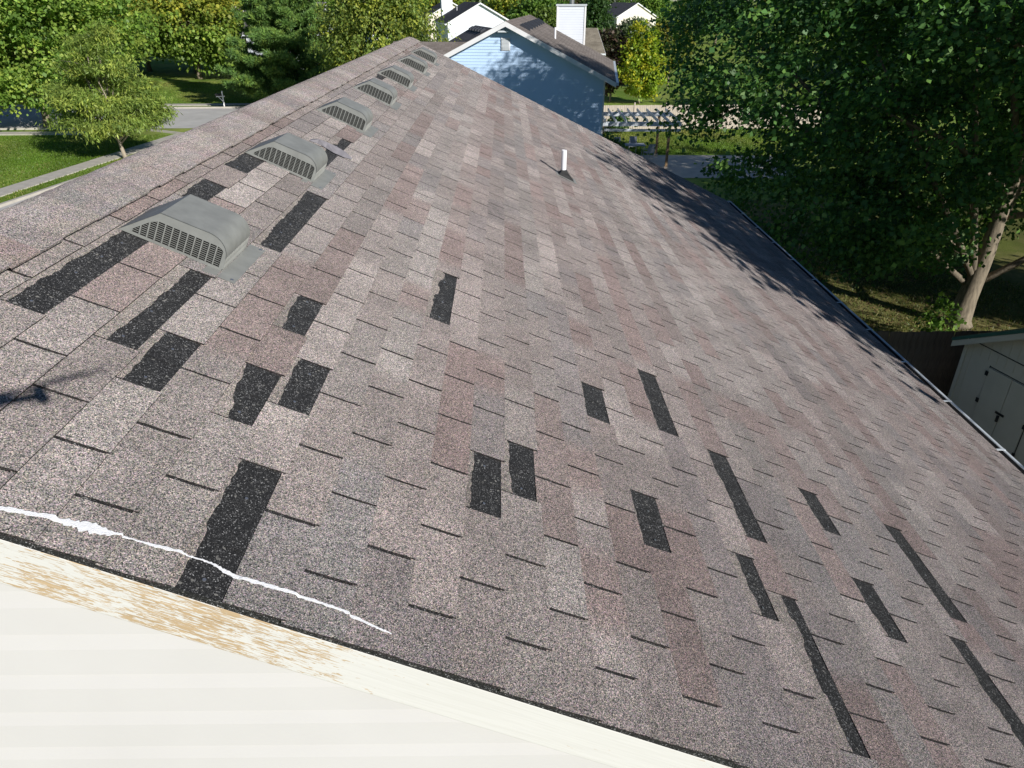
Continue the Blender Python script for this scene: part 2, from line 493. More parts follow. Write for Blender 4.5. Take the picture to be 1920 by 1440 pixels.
# hidden slope cover
lb = MB(); lc = []
for kk in range(-3, 47, 1):
    va, vb = V0 + kk * E_, V0 + (kk + 1) * E_
    va = max(va, VR)
    lb.quad(RL(URK, va, 0.003), RL(UFAR, va, 0.003), RL(UFAR, vb, 0.008), RL(URK, vb, 0.008))
    lc += [(0.22, 0.195, 0.18, 1)] * 4
o = own(lb.build('shingle_slope', M['shingle'], house, colors=lc)); o['kind'] = 'stuff'

# missing tabs: course, first and last tab position, how much stays at the far and near end
GONE = [(-1, 1.5, 4.5, .10, .16), (1, 1.5, 3.5, .30, .22), (2, 1, 2, .05, .16), (4, 1, 2, .05, .38), (5, 1.5, 2.5, .10, .10),
        (4, 3, 4, .16, .24), (2, 5, 8, .10, .20), (-1, 5.5, 6.5, .10, .18), (-1, 7.5, 8.5, .08, .04), (1, 9.5, 11.5, .18, .3),
        (1, 11.5, 12.5, .32, .38), (8, 5, 7, .34, .10), (10, 1, 2, .12, .08), (11, 1.5, 2.5, .06, .2), (14, 4, 5, .03, .04),
        (17, 4.5, 6.5, .03, .05), (15, 1.5, 2.5, .03, .05), (19, 2.5, 4.5, .06, .16), (23, 3.5, 4.5, .05, .2), (27, 2.5, 4.5, .05, .1),
        (23, 1.5, 2.5, .05, .15), (18, 1, 2, .34, .28), (19, -.5, 1.5, .45, .36), (26, 0, 2, .2, .12), (5, -1.6, .5, .08, .14),
        (-1, 22.5, 23.5, .2, .3)]
def is_gone(k, n0, n1):
    m = 0.5 * (n0 + n1)
    return any(k == g[0] and g[1] < m < g[2] for g in GONE)

PAL = [((0.199, 0.190, 0.180), 0.35), ((0.244, 0.234, 0.221), 0.23), ((0.177, 0.149, 0.140), 0.15), ((0.167, 0.164, 0.161), 0.16), ((0.191, 0.176, 0.166), 0.11)]
def pick():
    r = rnd.random(); a = 0
    for c, p in PAL:
        a += p
        if r < a: break
    j = rnd.uniform(0.94, 1.06)
    return tuple((x * .74 + m * .26) * j * g for x, m, g in zip(c, (.202, .186, .176), (1.055, 1.03, 1.015)))
# the colour blend changes along a course independently of the slots
def course_colors():
    out = []; u = URK - 1
    while u < UFAR + 1:
        L = rnd.choice([0.333, 0.333, 0.5, 0.667, 0.667, 1.0])
        out.append((u, u + L, pick())); u += L
    return out
def col_at(cc, u):
    for a, b, c in cc:
        if a <= u < b:
            return c
    return cc[-1][2]
def col_smooth(cc, u):
    s = [col_at(cc, u + d) for d in (-0.03, 0.0, 0.03)]
    return tuple(sum(x) / 3 for x in zip(*s)) + (1.0,)

tabs = []
for k in range(KTOP, KBOT + 1):
    va, vb = V0 + k * E_, V0 + (k + 1) * E_
    top = max(va - 0.012, VR + 0.0)
    off = 0.0 if k % 2 == 0 else 0.5
    cj = rnd.uniform(.90, 1.09)
    cw = rnd.uniform(-.02, .03)
    cc = [(p, q, (c[0] * cj * (1 + cw), c[1] * cj, c[2] * cj)) for p, q, c in course_colors()]
    jit = rnd.uniform(-0.0035, 0.0035)
    edge0 = URK + rnd.uniform(-0.004, 0.006)
    n = -2
    while True:
        n0 = n + off; n1 = n0 + 1; n += 1
        ua = UA + n0 * W_; ub = ua + W_
        if ua > UFAR: break
        if ub < URK + 0.02: continue
        if is_gone(k, n0, n1): continue
        a = max(ua + 0.0055 + rnd.uniform(-.001, .001), edge0); b = min(ub - 0.0055 + rnd.uniform(-.001, .001), UFAR)
        if b - a < 0.03: continue
        if a - URK < 0.05: a = edge0
        tabs.append((k, a, b, top, vb + jit, cc))
EDGE = (0.028, 0.026, 0.025, 1)     # cut asphalt edge
def tab_mesh(mb, colors, t):
    k, a, b, top, bot, cc = t
    lift = rnd.uniform(0, 0.0018); curl = rnd.uniform(-0.0008, 0.0014)
    skew = rnd.uniform(-0.0018, 0.0018)
    half = 0.5 * (a + b) + rnd.uniform(-.03, .03)
    def ht(u): return 0.0086 + lift + curl * (u - a) / (b - a)
    def bv(u): return bot + skew * ((u - a) / (b - a) - .5)
    for (p, q) in ((a, half), (half, b)):
        c0 = col_at(cc, 0.5 * (p + q)); i = len(mb.v)
        co_ = col_at(cc, 0.5 * ((half + b) if p == a else (a + half)))
        ns = 3
        for j in range(ns + 1):
            u = p + (q - p) * j / ns
            w = rnd.uniform(-.0009, .0009) if 0 < j < ns else 0
            c = tuple(.5 * x + .5 * y for x, y in zip(c0, co_)) if u == half else c0
            mb.v += [RW(u, top, 0.0032), RW(u, (top + bot) * .5, 0.0052 + lift * .4), RW(u, bv(u) + w, ht(u))]
            for _ in range(3):
                g = rnd.uniform(0.93, 1.07); colors.append(tuple(x * g for x in c) + (1,))
            mb.v += [RW(u, bv(u) + w, ht(u) - 0.0002), RW(u, bv(u) + w - .0006, ht(u) - 0.0072)]; colors += [EDGE] * 2
        for j in range(ns):
            m = i + j * 5; n = m + 5
            mb.f += [(m, m + 1, n + 1, n), (m + 1, m + 2, n + 2, n + 1), (m + 3, m + 4, n + 4, n + 3)]
    for u in (a, b):
        i = len(mb.v)
        mb.v += [RW(u, top, 0.0032), RW(u, (top + bot) * .5, 0.0052 + lift * .4), RW(u, bv(u), ht(u)), RW(u, bv(u), 0.0004), RW(u, top, 0.0004)]; colors += [EDGE] * 5
        mb.f.append((i, i + 1, i + 2, i + 3, i + 4))
# the 300 tabs that show largest become pieces of their own
MW = camo.matrix_world.inverted()
def shown(t):
    k, a, b, top, bot, cc = t
    ps = []
    for q in (RW(a, top), RW(b, top), RW(b, bot), RW(a, bot)):
        c = MW @ Vector(q)
        if c.z > -0.2: return 0
        ps.append((c.x / -c.z * 717 + 512, c.y / -c.z * 717 + 384))
    mx = sum(p[0] for p in ps) / 4; my = sum(p[1] for p in ps) / 4
    if not (-20 < mx < 1044 and -20 < my < 788): return 0
    s = 0
    for i in range(4): s += ps[i][0] * ps[i - 1][1] - ps[i - 1][0] * ps[i][1]
    return abs(s) / 2
order = sorted(tabs, key=shown, reverse=True)
for t in order[:300]:
    mb = MB(); cl = []
    tab_mesh(mb, cl, t)
    mb.build('shingle', M['shingle'], roof, colors=cl)
mb = MB(); cl = []
for t in order[300:]: tab_mesh(mb, cl, t)
o = mb.build('shingle_field', M['shingle'], roof, colors=cl); o['kind'] = 'stuff'

# remnants left along the upper edge of the gaps
for (k, n0, n1, rf, rn) in GONE:
    va, vb = V0 + k * E_, V0 + (k + 1) * E_
    ua, ub = max(UA + n0 * W_, URK + 0.004), UA + n1 * W_
    if n1 - n0 > 2.6 and k == 2: pass
    ns = max(8, int((ub - ua) / 0.022))
    mb = MB(); cl = []; cc = course_colors()
    step = rnd.uniform(0, 0.05)
    for i in range(ns + 1):
        f = i / ns; u = ua + (ub - ua) * f
        if i % 5 == 0: step = rnd.uniform(-0.06, 0.08)
        r = rn * (1 - f) + rf * f + step * (0.4 + rf + rn) + rnd.uniform(-0.025, 0.025)
        vt = va + max(0.012, r) * E_
        mb.v += [RW(u, va - 0.012, 0.0030), RW(u, vt, 0.0046 + rnd.uniform(-.0004, .0006)), RW(u, vt + 0.002, 0.0006)]
        c = (0.20, 0.185, 0.168); jj = rnd.uniform(.85, 1.1)
        cl += [tuple(x * jj for x in c) + (1,)] * 3
    for i in range(ns):
        p = i * 3
        mb.f += [(p, p + 1, p + 4, p + 3), (p + 1, p + 2, p + 5, p + 4)]
    o = mb.build('torn_shingle', M['shingle'], roof, colors=cl)
# faint course step inside the longer gaps: edge of the strip beneath
for (k, n0, n1, rf, rn) in GONE:
    va, vb = V0 + k * E_, V0 + (k + 1) * E_
    ua, ub = max(UA + n0 * W_, URK + 0.006), UA + n1 * W_
    mb = MB()
    u = ua + 0.5 * W_
    pieces = []
    while u < ub - 0.02:
        pieces.append(u); u += W_
    for u in pieces:
        mb = MB(); a, b = u, min(u + 0.5 * W_, ub)
        mb.box(a, b, va, vb - 0.002, 0.0002, 0.0022, lambda x, y, z: RW(x, y, z))
        mb.build('underlying_strip', M['shingle_dark'], roof)

# roofing nails left in the gaps
for (k, n0, n1, rf, rn) in GONE:
    u = max(UA + n0 * W_, URK) + .05
    while u < min(UA + n1 * W_, 5.5) - .02:
        mb = MB(); v = V0 + (k + .34 + rnd.uniform(-.05, .05)) * E_ + .02
        mb.bar(RW(u, v, .001), RW(u, v, .0042), .0048, 8); mb.build('nail', M['chrome'], roof)
        u += rnd.uniform(.15, .32)

# lifted flap of a torn shingle beside the second vent
mb = MB()
fu = UA + 11.05 * W_
pts = [(0.95, 0.004), (1.35, 0.030), (1.75, 0.034), (2.2, 0.032), (2.7, 0.026), (3.1, 0.006)]
A = []; B = []
for i, (kv, hh) in enumerate(pts):
    v = V0 + (kv - 0.55) * E_
    A.append(RW(fu + 0.05 * math.sin(i * 1.4) * .5, v, 0.010)); B.append(RW(fu + 0.035 + 0.008 * math.cos(i * 2.0), v, hh + 0.010))
for i in range(len(pts) - 1):
    mb.prism([A[i], A[i + 1], B[i + 1], B[i]], [tuple(Vector(p) + Vector((0, 0.004, 0.001))) for p in (A[i], A[i + 1], B[i + 1], B[i])])
o = mb.build('curled_shingle', M['flap'], roof)
o['label'] = 'curled torn shingle strip showing its pale underside'

# ridge caps
cu = URK - 0.01; cap_half = 0.225
prof = []
for i in range(-6, 7):
    s = i / 6 * cap_half
    prof.append(s)
def cap_pt(u, s, h):
    # rounded over the ridge
    a = abs(s); x = math.copysign(a, s) * cs_
    zz = ridge_z - (math.sqrt(a * a + 0.05 ** 2) - 0.05) * sn * 1.0
    nx = math.copysign(min(1, a / 0.05), s) * sn
    return (ridge_x + x + nx * h, u, zz + h * cs_ + 0.004)
ncap = 0
while cu < UFAR:
    mb = MB(); cl = []
    c = tuple(.85 * x + .15 * y for x, y in zip(pick(), (.222, .197, .184))); ln = E_ + 0.02; c2 = tuple(.6 * x + .4 * y for x, y in zip(pick(), c)) if rnd.random() < .6 else c
    hw = 1 + rnd.uniform(-.012, .012); dv = rnd.uniform(-0.004, 0.004)
    ue = min(cu + ln, UFAR + 0.012)
    for i, s in enumerate(prof):
        s = s * hw + dv
        mb.v += [cap_pt(cu, s, 0.008), cap_pt(ue, s, 0.0165), cap_pt(ue, s, 0.009)]
        w = [tuple(x * rnd.uniform(.96, 1.04) for x in q) + (1,) for q in (c, c2, c2)]
        cl += w
    for i in range(len(prof) - 1):
        p = i * 3
        mb.f += [(p, p + 3, p + 4, p + 1), (p + 1, p + 4, p + 5, p + 2)]
    i = len(mb.v)
    a = (len(prof) - 1) * 3
    q0 = cap_pt(cu, prof[-1] * hw + dv, 0.003); q1 = cap_pt(ue, prof[-1] * hw + dv, 0.003)
    mb.v += [q0, q1]; cl += [(c[0] * .5, c[1] * .5, c[2] * .5, 1)] * 2
    mb.f.append((a, i, i + 1, a + 2, a + 1))
    mb.build('ridge_cap', M['shingle'], roof, colors=cl, smooth=False)
    cu += E_

# chalk line drawn across the shingles by the rake
CH = [(1.293, -0.60, .010), (1.296, -0.575, .012), (1.302, -0.535, .011), (1.309, -0.495, .014), (1.314, -0.46, .019), (1.317, -0.43, .024), (1.319, -0.40, .027), (1.318, -0.375, .022),
      (1.321, -0.352, .010), (1.326, -0.34, .007), (1.327, -0.315, .004), (1.326, -0.28, .005), (1.327, -0.25, .007), (1.331, -0.21, .008), (1.334, -0.182, .004),
      (1.336, -0.15, .003), (1.335, -0.12, .005), (1.325, -0.09, .011), (1.318, -0.05, .012), (1.318, 0.0, .009), (1.317, 0.05, .009), (1.319, 0.10, .008), (1.318, 0.157, .007),
      (1.315, 0.20, .007), (1.309, 0.245, .008), (1.300, 0.29, .006), (1.294, 0.325, .005), (1.290, 0.352, .002)]
mb = MB(); prev = None
dense = []
for (a, b) in zip(CH[:-1], CH[1:]):
    for i in range(6):
        f = i / 6; dense.append(tuple(x + (y - x) * f for x, y in zip(a, b)))
for (u, v, w) in dense:
    kf = (v - V0) / E_; fr = kf - math.floor(kf)
    dark = math.floor(kf) == 5
    h = (0.0034 if dark and v > -0.185 else 0.0062 + fr * 0.0062)
    w2 = w * .5 * (1 + rnd.uniform(-.35, .35)); du = rnd.uniform(-.0012, .0012)
    cur = [RW(u + du - w2 * (1 + rnd.uniform(-.2, .2)), v, h), RW(u + du + w2, v, h)]
    if prev:
        up = lambda p: (p[0] + .0014 * sn, p[1], p[2] + .0014 * cs_)
        mb.prism([prev[0], prev[1], cur[1], cur[0]], [up(p) for p in (prev[0], prev[1], cur[1], cur[0])])
    prev = cur
own(mb.build('chalk_line', M['chalk'], house))['label'] = 'white chalk line drawn across the shingles near the gable edge'

# rake boards, in the slope's own axes
for sgn in (1, -1):
    mb = MB()
    L0, L1 = (VR, VE + 0.02)
    ns = 1
    # local: x down slope, y along the ridge, z off the roof
    cut = 0.155 * math.tan(TH)
    mb.prism([(L0, -0.012, -0.024), (L1, -0.012, -0.024), (L1, -0.012, -0.162), (L0 + cut * .46, -0.012, -0.162)],
             [(L0, 0.012, -0.024), (L1, 0.012, -0.024), (L1, 0.012, -0.162), (L0 + cut * .46, 0.012, -0.162)])
    o = mb.build('rake_board', M['fascia'], house, bevel=0.003)
    ox = Vector(RW(0, 0, 0)); yb = URK + 0.022
    if sgn > 0: Mx = Matrix(((cs_, 0, sn, ox.x), (0, 1, 0, yb), (-sn, 0, cs_, ox.z), (0, 0, 0, 1)))
    else: Mx = Matrix(((-cs_, 0, -sn, 2 * ridge_x - ox.x), (0, 1, 0, yb), (-sn, 0, cs_, ox.z), (0, 0, 0, 1)))
    o.matrix_parent_inverse = Matrix.Identity(4)
    o.matrix_basis = inv @ Mx
# soffit blocks the view between board and wall
mb = MB()
for fn in (RW, RL):
    mb.prism([fn(URK + 0.034, VR, -0.03), fn(YW, VR, -0.03), fn(YW, VE, -0.03), fn(URK + 0.034, VE, -0.03)],
             [fn(URK + 0.034, VR, -0.15), fn(YW, VR, -0.15), fn(YW, VE, -0.15), fn(URK + 0.034, VE, -0.15)])
own(mb.build('soffit', M['white'], house))

# gutter
gx0 = RW(0, VE, 0)[0] - 0.01; gz = RW(0, VE, 0)[2] - 0.012
gutter = empty('gutter', (0, 0, 0), parent=house); own(gutter)
def gbox(x0, x1, z0, z1, mat, name):
    mb = MB(); mb.box(x0, x1, URK + 0.02, UFAR - 0.02, z0, z1); return mb.build(name, mat, gutter)
gbox(gx0 - 0.03, gx0 - 0.022, gz - 0.14, gz - 0.01, M['white'], 'back_panel')
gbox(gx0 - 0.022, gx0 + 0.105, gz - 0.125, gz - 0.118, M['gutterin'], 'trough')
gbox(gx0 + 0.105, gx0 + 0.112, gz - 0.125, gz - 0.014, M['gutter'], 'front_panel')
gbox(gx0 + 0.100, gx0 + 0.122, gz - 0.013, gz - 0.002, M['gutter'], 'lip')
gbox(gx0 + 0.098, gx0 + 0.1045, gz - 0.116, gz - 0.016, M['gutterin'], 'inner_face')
for i in range(15):
    u = 14.95 - 0.93 * i
    mb = MB(); mb.box(gx0 - 0.02, gx0 + 0.12, u - 0.012, u + 0.012, gz - 0.001, gz + 0.004)
    mb.build('hanger', M['gutter'], gutter)
mb = MB(); mb.box(gx0 - 0.03, gx0 + 0.115, UFAR - 0.019, UFAR - 0.013, gz - 0.126, gz)
mb.build('end_cap', M['gutter'], gutter)
mb = MB(); mb.box(ridge_x + 6.15, gx0 - 0.032, 1.31, 14.94, gz - 0.17, gz - 0.145); own(mb.build('eave_soffit', M['white'], house))

# roof vents (slant-back hoods with barred ends)
def prof_h(s):
    if s < 0.14: return s / 0.14 * 0.137
    if s < 0.335: return 0.137 + 0.004 * (s - .14) / .195
    t = (s - 0.335) / 0.085
    return 0.064 + 0.077 * math.sqrt(max(0, 1 - t * t))
def make_vent(uc, tilt=0.0):
    v0, wd = -1.040, 0.30
    root = empty('roof_vent', (0, 0, 0), parent=house); own(root)
    f = lambda u, s, h: RW(uc + u + tilt * s, v0 + s, 0.006 + h)
    S = [0.0, .02, .05, .08, .11, .1399, .1401, .18, .24, .29, .335, .343, .351, .359, .367, .374, .381, .388, .394, .4, .405, .409, .4125, .4155, .418, .4195, .42]
    mb = MB(); ids = []
    for s in S + [0.42]:
        pass
    P = [(s, prof_h(s)) for s in S]
    for s, h in P:
        mb.v += [f(-0.004, s, h), f(wd + 0.004, s, h)]
    for i in range(len(P) - 1):
        p = i * 2; mb.f.append((p, p + 1, p + 3, p + 2))
    mb.build('hood', M['ventmetal'], root)
    for side, ue, dy in ((0, 0.0, 1), (1, wd, -1)):
        mb = MB()
        def topline(s): return max(0.013, min(0.098, prof_h(s) - 0.026 if s < .14 else 0.098, prof_h(s) - .026)) if 0.05 < s < 0.405 else 0.013
        ss_ = [0.0, .02, .05, .08, .11, .14, .18, .22, .26, .30, .335, .36, .38, .395, .405, .412, .42]
        for a, b in zip(ss_[:-1], ss_[1:]):
            am, bm = (topline(a + 1e-4), topline(b - 1e-4))
            if a >= 0.405 or b <= 0.05: am = bm = 0.0
            mb.prism([f(ue, a, am), f(ue, b, bm), f(ue, b, prof_h(b)), f(ue, a, prof_h(a))],
                     [f(ue + dy * .003, a, am), f(ue + dy * .003, b, bm), f(ue + dy * .003, b, prof_h(b)), f(ue + dy * .003, a, prof_h(a))])
        mb.box(ue, ue + dy * .003, 0.05, 0.405, 0.0, 0.012, lambda x, y, z: f(x, y, z))
        mb.build('end_plate', M['ventmetal'], root)
        n = 12; pitch = (0.405 - 0.05) / n
        for i in range(n + 1):
            s = 0.05 + i * pitch
            if topline(min(max(s, .0505), .4045)) < .02: continue
            mb = MB(); mb.box(ue - dy * .001, ue + dy * .003, s - .0024, s + .0024, 0.012, topline(min(max(s, .0505), .4045)), lambda x, y, z: f(x, y, z))
            mb.build('bar', M['ventmetal'], root)
        mb = MB()
        h = 0.018
        while h < 0.096:
            s0 = 0.05 if h < 0.014 else 0.05 + max(0, (h + .03) / 0.137 * 0.14 - 0.05)
            mb.box(ue + dy * .003, ue + dy * .006, s0, 0.405, h, h + 0.0013, lambda x, y, z: f(x, y, z)); h += 0.0088
        o = mb.build('louvre', M['ventmetal'], root); o['kind'] = 'stuff'
        mb = MB(); mb.prism([f(ue + dy * .012, .03, .002), f(ue + dy * .012, .4, .002), f(ue + dy * .012, .4, .055), f(ue + dy * .012, .36, .092), f(ue + dy * .012, .115, .092)], [f(ue + dy * .014, .03, .002), f(ue + dy * .014, .4, .002), f(ue + dy * .014, .4, .055), f(ue + dy * .014, .36, .092), f(ue + dy * .014, .115, .092)]); mb.build('dark_backing', M['ventdark'], root)  # dark sheet stands in for the shaded hollow behind the bars
    # lower face: bars over a dark sheet that paints the shaded hollow
    mb = MB(); mb.box(0.003, wd - .003, 0.40, 0.402, 0.0, 0.07, lambda x, y, z: f(x, y, z)); mb.build('dark_backing', M['ventdark'], root)
    mb = MB()
    for i in range(16):
        u = i / 15 * wd; mb.bar(f(u, .419, 0.0), f(min(wd, u + .02), .419, .062), .0025, 5); mb.bar(f(min(wd, u + .02), .4185, 0.0), f(u, .4185, .062), .0025, 5)
    mb.box(0, wd, .416, .42, 0, .010, lambda x, y, z: f(x, y, z))
    mb.build('lattice', M['ventmetal'], root)
    mb = MB(); mb.box(-0.062, wd + 0.066, 0.36, 0.492, 0.0012, 0.0032, lambda x, y, z: f(x, y, z)); mb.build('flange', M['ventmetal'], root)
    for u in (-0.045, wd + .045):
        mb = MB(); mb.bar(f(u, .475, .003), f(u, .475, .007), .007, 10); mb.build('nail_head', M['chrome'], root)
    return root
for i, u in enumerate([2.828, 4.416, 6.235, 7.845, 9.43, 11.28, 13.0]):
    make_vent(u, rnd.uniform(-.03, .03) if i else 0)

# plumbing pipe with its boot
pu, pv = 8.70, 1.447
pb = Vector(RW(pu, pv, 0.005))
pipe = empty('vent_pipe', (0, 0, 0), parent=house); own(pipe)
mb = MB()
N_ = 18
ring = lambda r, z: [(pb.x + r * math.cos(2 * math.pi * i / N_), pb.y + r * math.sin(2 * math.pi * i / N_), z) for i in range(N_)]
ro, ri, zt = 0.031, 0.026, pb.z + 0.30
for (a, b) in ((ring(ro, pb.z - .05), ring(ro, zt)), (ring(ro, zt), ring(ri, zt)), (ring(ri, zt), ring(ri, zt - .2))):
    for i in range(N_):
        j = (i + 1) % N_; mb.quad(a[i], a[j], b[j], b[i])
mb.build('pipe', M['pvc'], pipe, smooth=False)
mb = MB()
base = [RW(pu + a * .085, pv + .03 + b * .105, 0.011) for a, b in ((-1, -1), (1, -1), (1, 1), (-1, 1))]
mid = [RW(pu + a * .05, pv + .005 + b * .06, 0.045) for a, b in ((-1, -1), (1, -1), (1, 1), (-1, 1))]
topq = [(pb.x + a * .036, pb.y + b * .036, pb.z + .075) for b, a in ((-1, -1), (1, -1), (1, 1), (-1, 1))]
mb.prism(base, mid); mb.prism(mid, topq)
mb.build('boot', M['rubber'], pipe, bevel=0.008)
mb = MB(); mb.box(pu - .12, pu + .12, pv - .10, pv + .17, 0.008, 0.0105, lambda x, y, z: RW(x, y, z)); mb.build('flashing', M['ventmetal'], pipe)

# ------------------------------------------------------------------ other houses
def roof_uv(o):
    me = o.data; uv = me.uv_layers.new(name='UVMap')
    for p in me.polygons:
        n = p.normal
        t = Vector((-n.y, n.x, 0))
        t = t.normalized() if t.length > 1e-4 else Vector((1, 0, 0)); b = n.cross(t)
        for li in p.loop_indices:
            c = me.vertices[me.loops[li].vertex_index].co
            uv.data[li].uv = (c.dot(t), c.dot(b))

def gable_house(name, loc, yaw, a, L, ze, zr, label, wallm, roofm, over=0.4, lap=0.11, wallcol=None, windows=(), sidewins=(), vents=0, pipe_at=None, chimney=None, chimm=None):
    root = empty(name, loc, yaw); tag(root, label, 'house')
    sl = (zr - ze) / (a + over)
    zw = zr - 0.10                      # wall apex
    def lim(z, s): return s * min(a, max(0.0, (zw - z) / sl))
    zc = zw - a * sl
    # core
    mb = MB()
    fr = [(-a, 0, 0), (a, 0, 0), (a, 0, zc), (0, 0, zw), (-a, 0, zc)]
    mb.prism(fr, [(x, L, z) for x, y, z in fr]); mb.build('wall', wallm, root)
    mb = MB(); lap_rows(mb, 0.3, zw, lap, lambda z: lim(z, -1), lambda z: lim(z, 1), -0.003, 0.02); mb.build('front_siding', wallm, root)
    for s in (-1, 1):
        mb = MB(); z = 0.3
        while z < zc - .02:
            zt = min(z + lap, zc); xo = s * (a + 0.016); xi = s * (a + 0.002)
            mb.quad((xo, 0, z), (xo, L, z), (xi, L, zt), (xi, 0, zt)); mb.quad((xi, 0, z), (xi, L, z), (xo, L, z), (xo, 0, z)); z += lap
        mb.build('side_siding', wallm, root)
        for y in (-0.02, L + .0):
            mb = MB(); mb.box(s * a - .05 if s > 0 else -a - .02, s * a + .02 if s > 0 else -a + .05, y - .004, y + .06, 0, zc); mb.build('corner_trim', M['white'], root)
    rf = MB(); o = over
    for s in (-1, 1):
        A = [(0, -o, zr), (s * (a + o), -o, ze), (s * (a + o), L + o, ze), (0, L + o, zr)]
        B = [(x, y, z - 0.09) for x, y, z in A]
        rf.prism(B, A)
    ro_ = rf.build('roof', roofm, root); roof_uv(ro_)
    for s in (-1, 1):
        for y in (-o - .02, L + o):
            mb = MB(); A = [(0, y, zr - .015), (s * (a + o + .01), y, ze - .015), (s * (a + o + .01), y, ze - .20), (0, y, zr - .20)]
            mb.prism(A, [(x, yy + .02, z) for x, yy, z in A]); mb.build('rake_board', M['white'], root)
        mb = MB(); mb.box(min(s * (a + o), s * (a + o + .11)), max(s * (a + o), s * (a + o + .11)), -o, L + o, ze - .13, ze - .012); mb.build('gutter', M['gutter'], root)
        # boxed soffits
        mb = MB(); mb.prism([(0, -o, zr - .10), (s * (a + o), -o, ze - .10), (s * (a + o), -0.0, ze - .10), (0, 0, zr - .10)],
                            [(0, -o, zr - .16), (s * (a + o), -o, ze - .16), (s * (a + o), 0, ze - .16), (0, 0, zr - .16)]); mb.build('soffit', M['white'], root)
    for (x, z, w, h) in windows:
        add_window(root, lambda p, q, d: (p, -0.02 - d, q), x, z, w, h)
    for (s, y, z, w, h) in sidewins:
        add_window(root, lambda p, q, d, s=s: (s * (a + .02 + d), p, q), y, z, w, h)
    for i in range(vents):
        y = 1.0 + i * (L - 2.0) / max(1, vents - 1)
        mb = MB(); s = 1 if vents < 8 else 1
        x0 = 0.4; x1 = 0.85
        mb.prism([(x0, y, zr - x0 * sl), (x1, y, zr - x1 * sl), (x1, y, zr - x1 * sl + .10), (x0 + .12, y, zr - x0 * sl + .07)],
                 [(x0, y + .22, zr - x0 * sl), (x1, y + .22, zr - x1 * sl), (x1, y + .22, zr - x1 * sl + .10), (x0 + .12, y + .22, zr - x0 * sl + .07)])
        mb.build('roof_vent', M['shutter'], ro_)
        if vents < 8:
            pass
    if pipe_at:
        x, y = pipe_at; zz = zr - abs(x) * sl; mb = MB(); mb.bar((x, y, zz - .1), (x, y, zz + .45), .045, 10); mb.build('vent_pipe', M['pvc'], ro_)
    if chimney:
        x0, x1, y0, y1, zt = chimney
        chimm = chimm or wallm; ch = MB(); ch.box(x0, x1, y0, y1, 0, zt); c = ch.build('chimney', chimm, root)
        mb = MB(); z = 4.0
        while z < zt - .1:
            zz = min(z + lap, zt - .08)
            for (p, q, n) in (((x0, y0), (x1, y0), (0, -1)), ((x1, y0), (x1, y1), (1, 0)), ((x0, y1), (x0, y0), (-1, 0))):
                d = .016; i = .002
                mb.quad((p[0] + n[0] * d, p[1] + n[1] * d, z), (q[0] + n[0] * d, q[1] + n[1] * d, z), (q[0] + n[0] * i, q[1] + n[1] * i, zz), (p[0] + n[0] * i, p[1] + n[1] * i, zz))
                mb.quad((p[0] + n[0] * i, p[1] + n[1] * i, z), (q[0] + n[0] * i, q[1] + n[1] * i, z), (q[0] + n[0] * d, q[1] + n[1] * d, z), (p[0] + n[0] * d, p[1] + n[1] * d, z))
            z += lap
        mb.build('siding', chimm, c)
        mb = MB()
        for px in (x0, x1):
            for py in (y0, y1):
                mb.box(px - .035, px + .035, py - .035, py + .035, 4.0, zt - .08)
        mb.build('corner_trim', M['white'], c)
        mb = MB(); mb.box(x0 - .07, x1 + .07, y0 - .07, y1 + .07, zt - .08, zt); mb.build('chimney_cap', M['gutter'], c)
        mb = MB(); mb.bar(((x0 + x1) / 2, (y0 + y1) / 2, zt), ((x0 + x1) / 2, (y0 + y1) / 2, zt + .3), .13, 14); mb.bar(((x0 + x1) / 2, (y0 + y1) / 2, zt + .33), ((x0 + x1) / 2, (y0 + y1) / 2, zt + .4), .2, 14)
        mb.build('flue', M['chrome'], c)
    return root, ro_

def add_window(root, f, x, z, w, h):
    mb = MB(); t = .07
    for (x0, x1, z0, z1) in ((x - w / 2 - t, x + w / 2 + t, z + h, z + h + t), (x - w / 2 - t, x + w / 2 + t, z - t, z), (x - w / 2 - t, x - w / 2, z, z + h), (x + w / 2, x + w / 2 + t, z, z + h), (x - w / 2, x + w / 2, z + h / 2 - .03, z + h / 2 + .03)):
        mb.prism([f(x0, z0, 0), f(x1, z0, 0), f(x1, z1, 0), f(x0, z1, 0)], [f(x0, z0, .05), f(x1, z0, .05), f(x1, z1, .05), f(x0, z1, .05)])
    wf = mb.build('window', M['white'], root)
    mb = MB(); mb.quad(f(x - w / 2, z, .012), f(x + w / 2, z, .012), f(x + w / 2, z + h, .012), f(x - w / 2, z + h, .012)); mb.build('pane', M['glass'], wf)
    for s in (-1, 1):
        mb = MB(); c = x + s * (w / 2 + .07 + .2)
        mb.prism([f(c - .19, z - .05, 0), f(c + .19, z - .05, 0), f(c + .19, z + h + .05, 0), f(c - .19, z + h + .05, 0)], [f(c - .19, z - .05, .04), f(c + .19, z - .05, .04), f(c + .19, z + h + .05, .04), f(c - .19, z + h + .05, .04)])
        mb.build('shutter', M['shutter'], wf)

nb, nroof = gable_house('house', (0.10, 32.0, 0), R(-7), 4.02, 10.0, 5.95, 8.13, 'neighbour house with brown roof, siding coloured blue for its shade, dappled by a tree',
                 M['shadewall'], M['roof_brown'], over=0.45, lap=0.115, vents=7, chimm=M['whitewall'], pipe_at=(1.7, 4.2), chimney=(1.45, 2.88, 10.0, 10.85, 8.62))
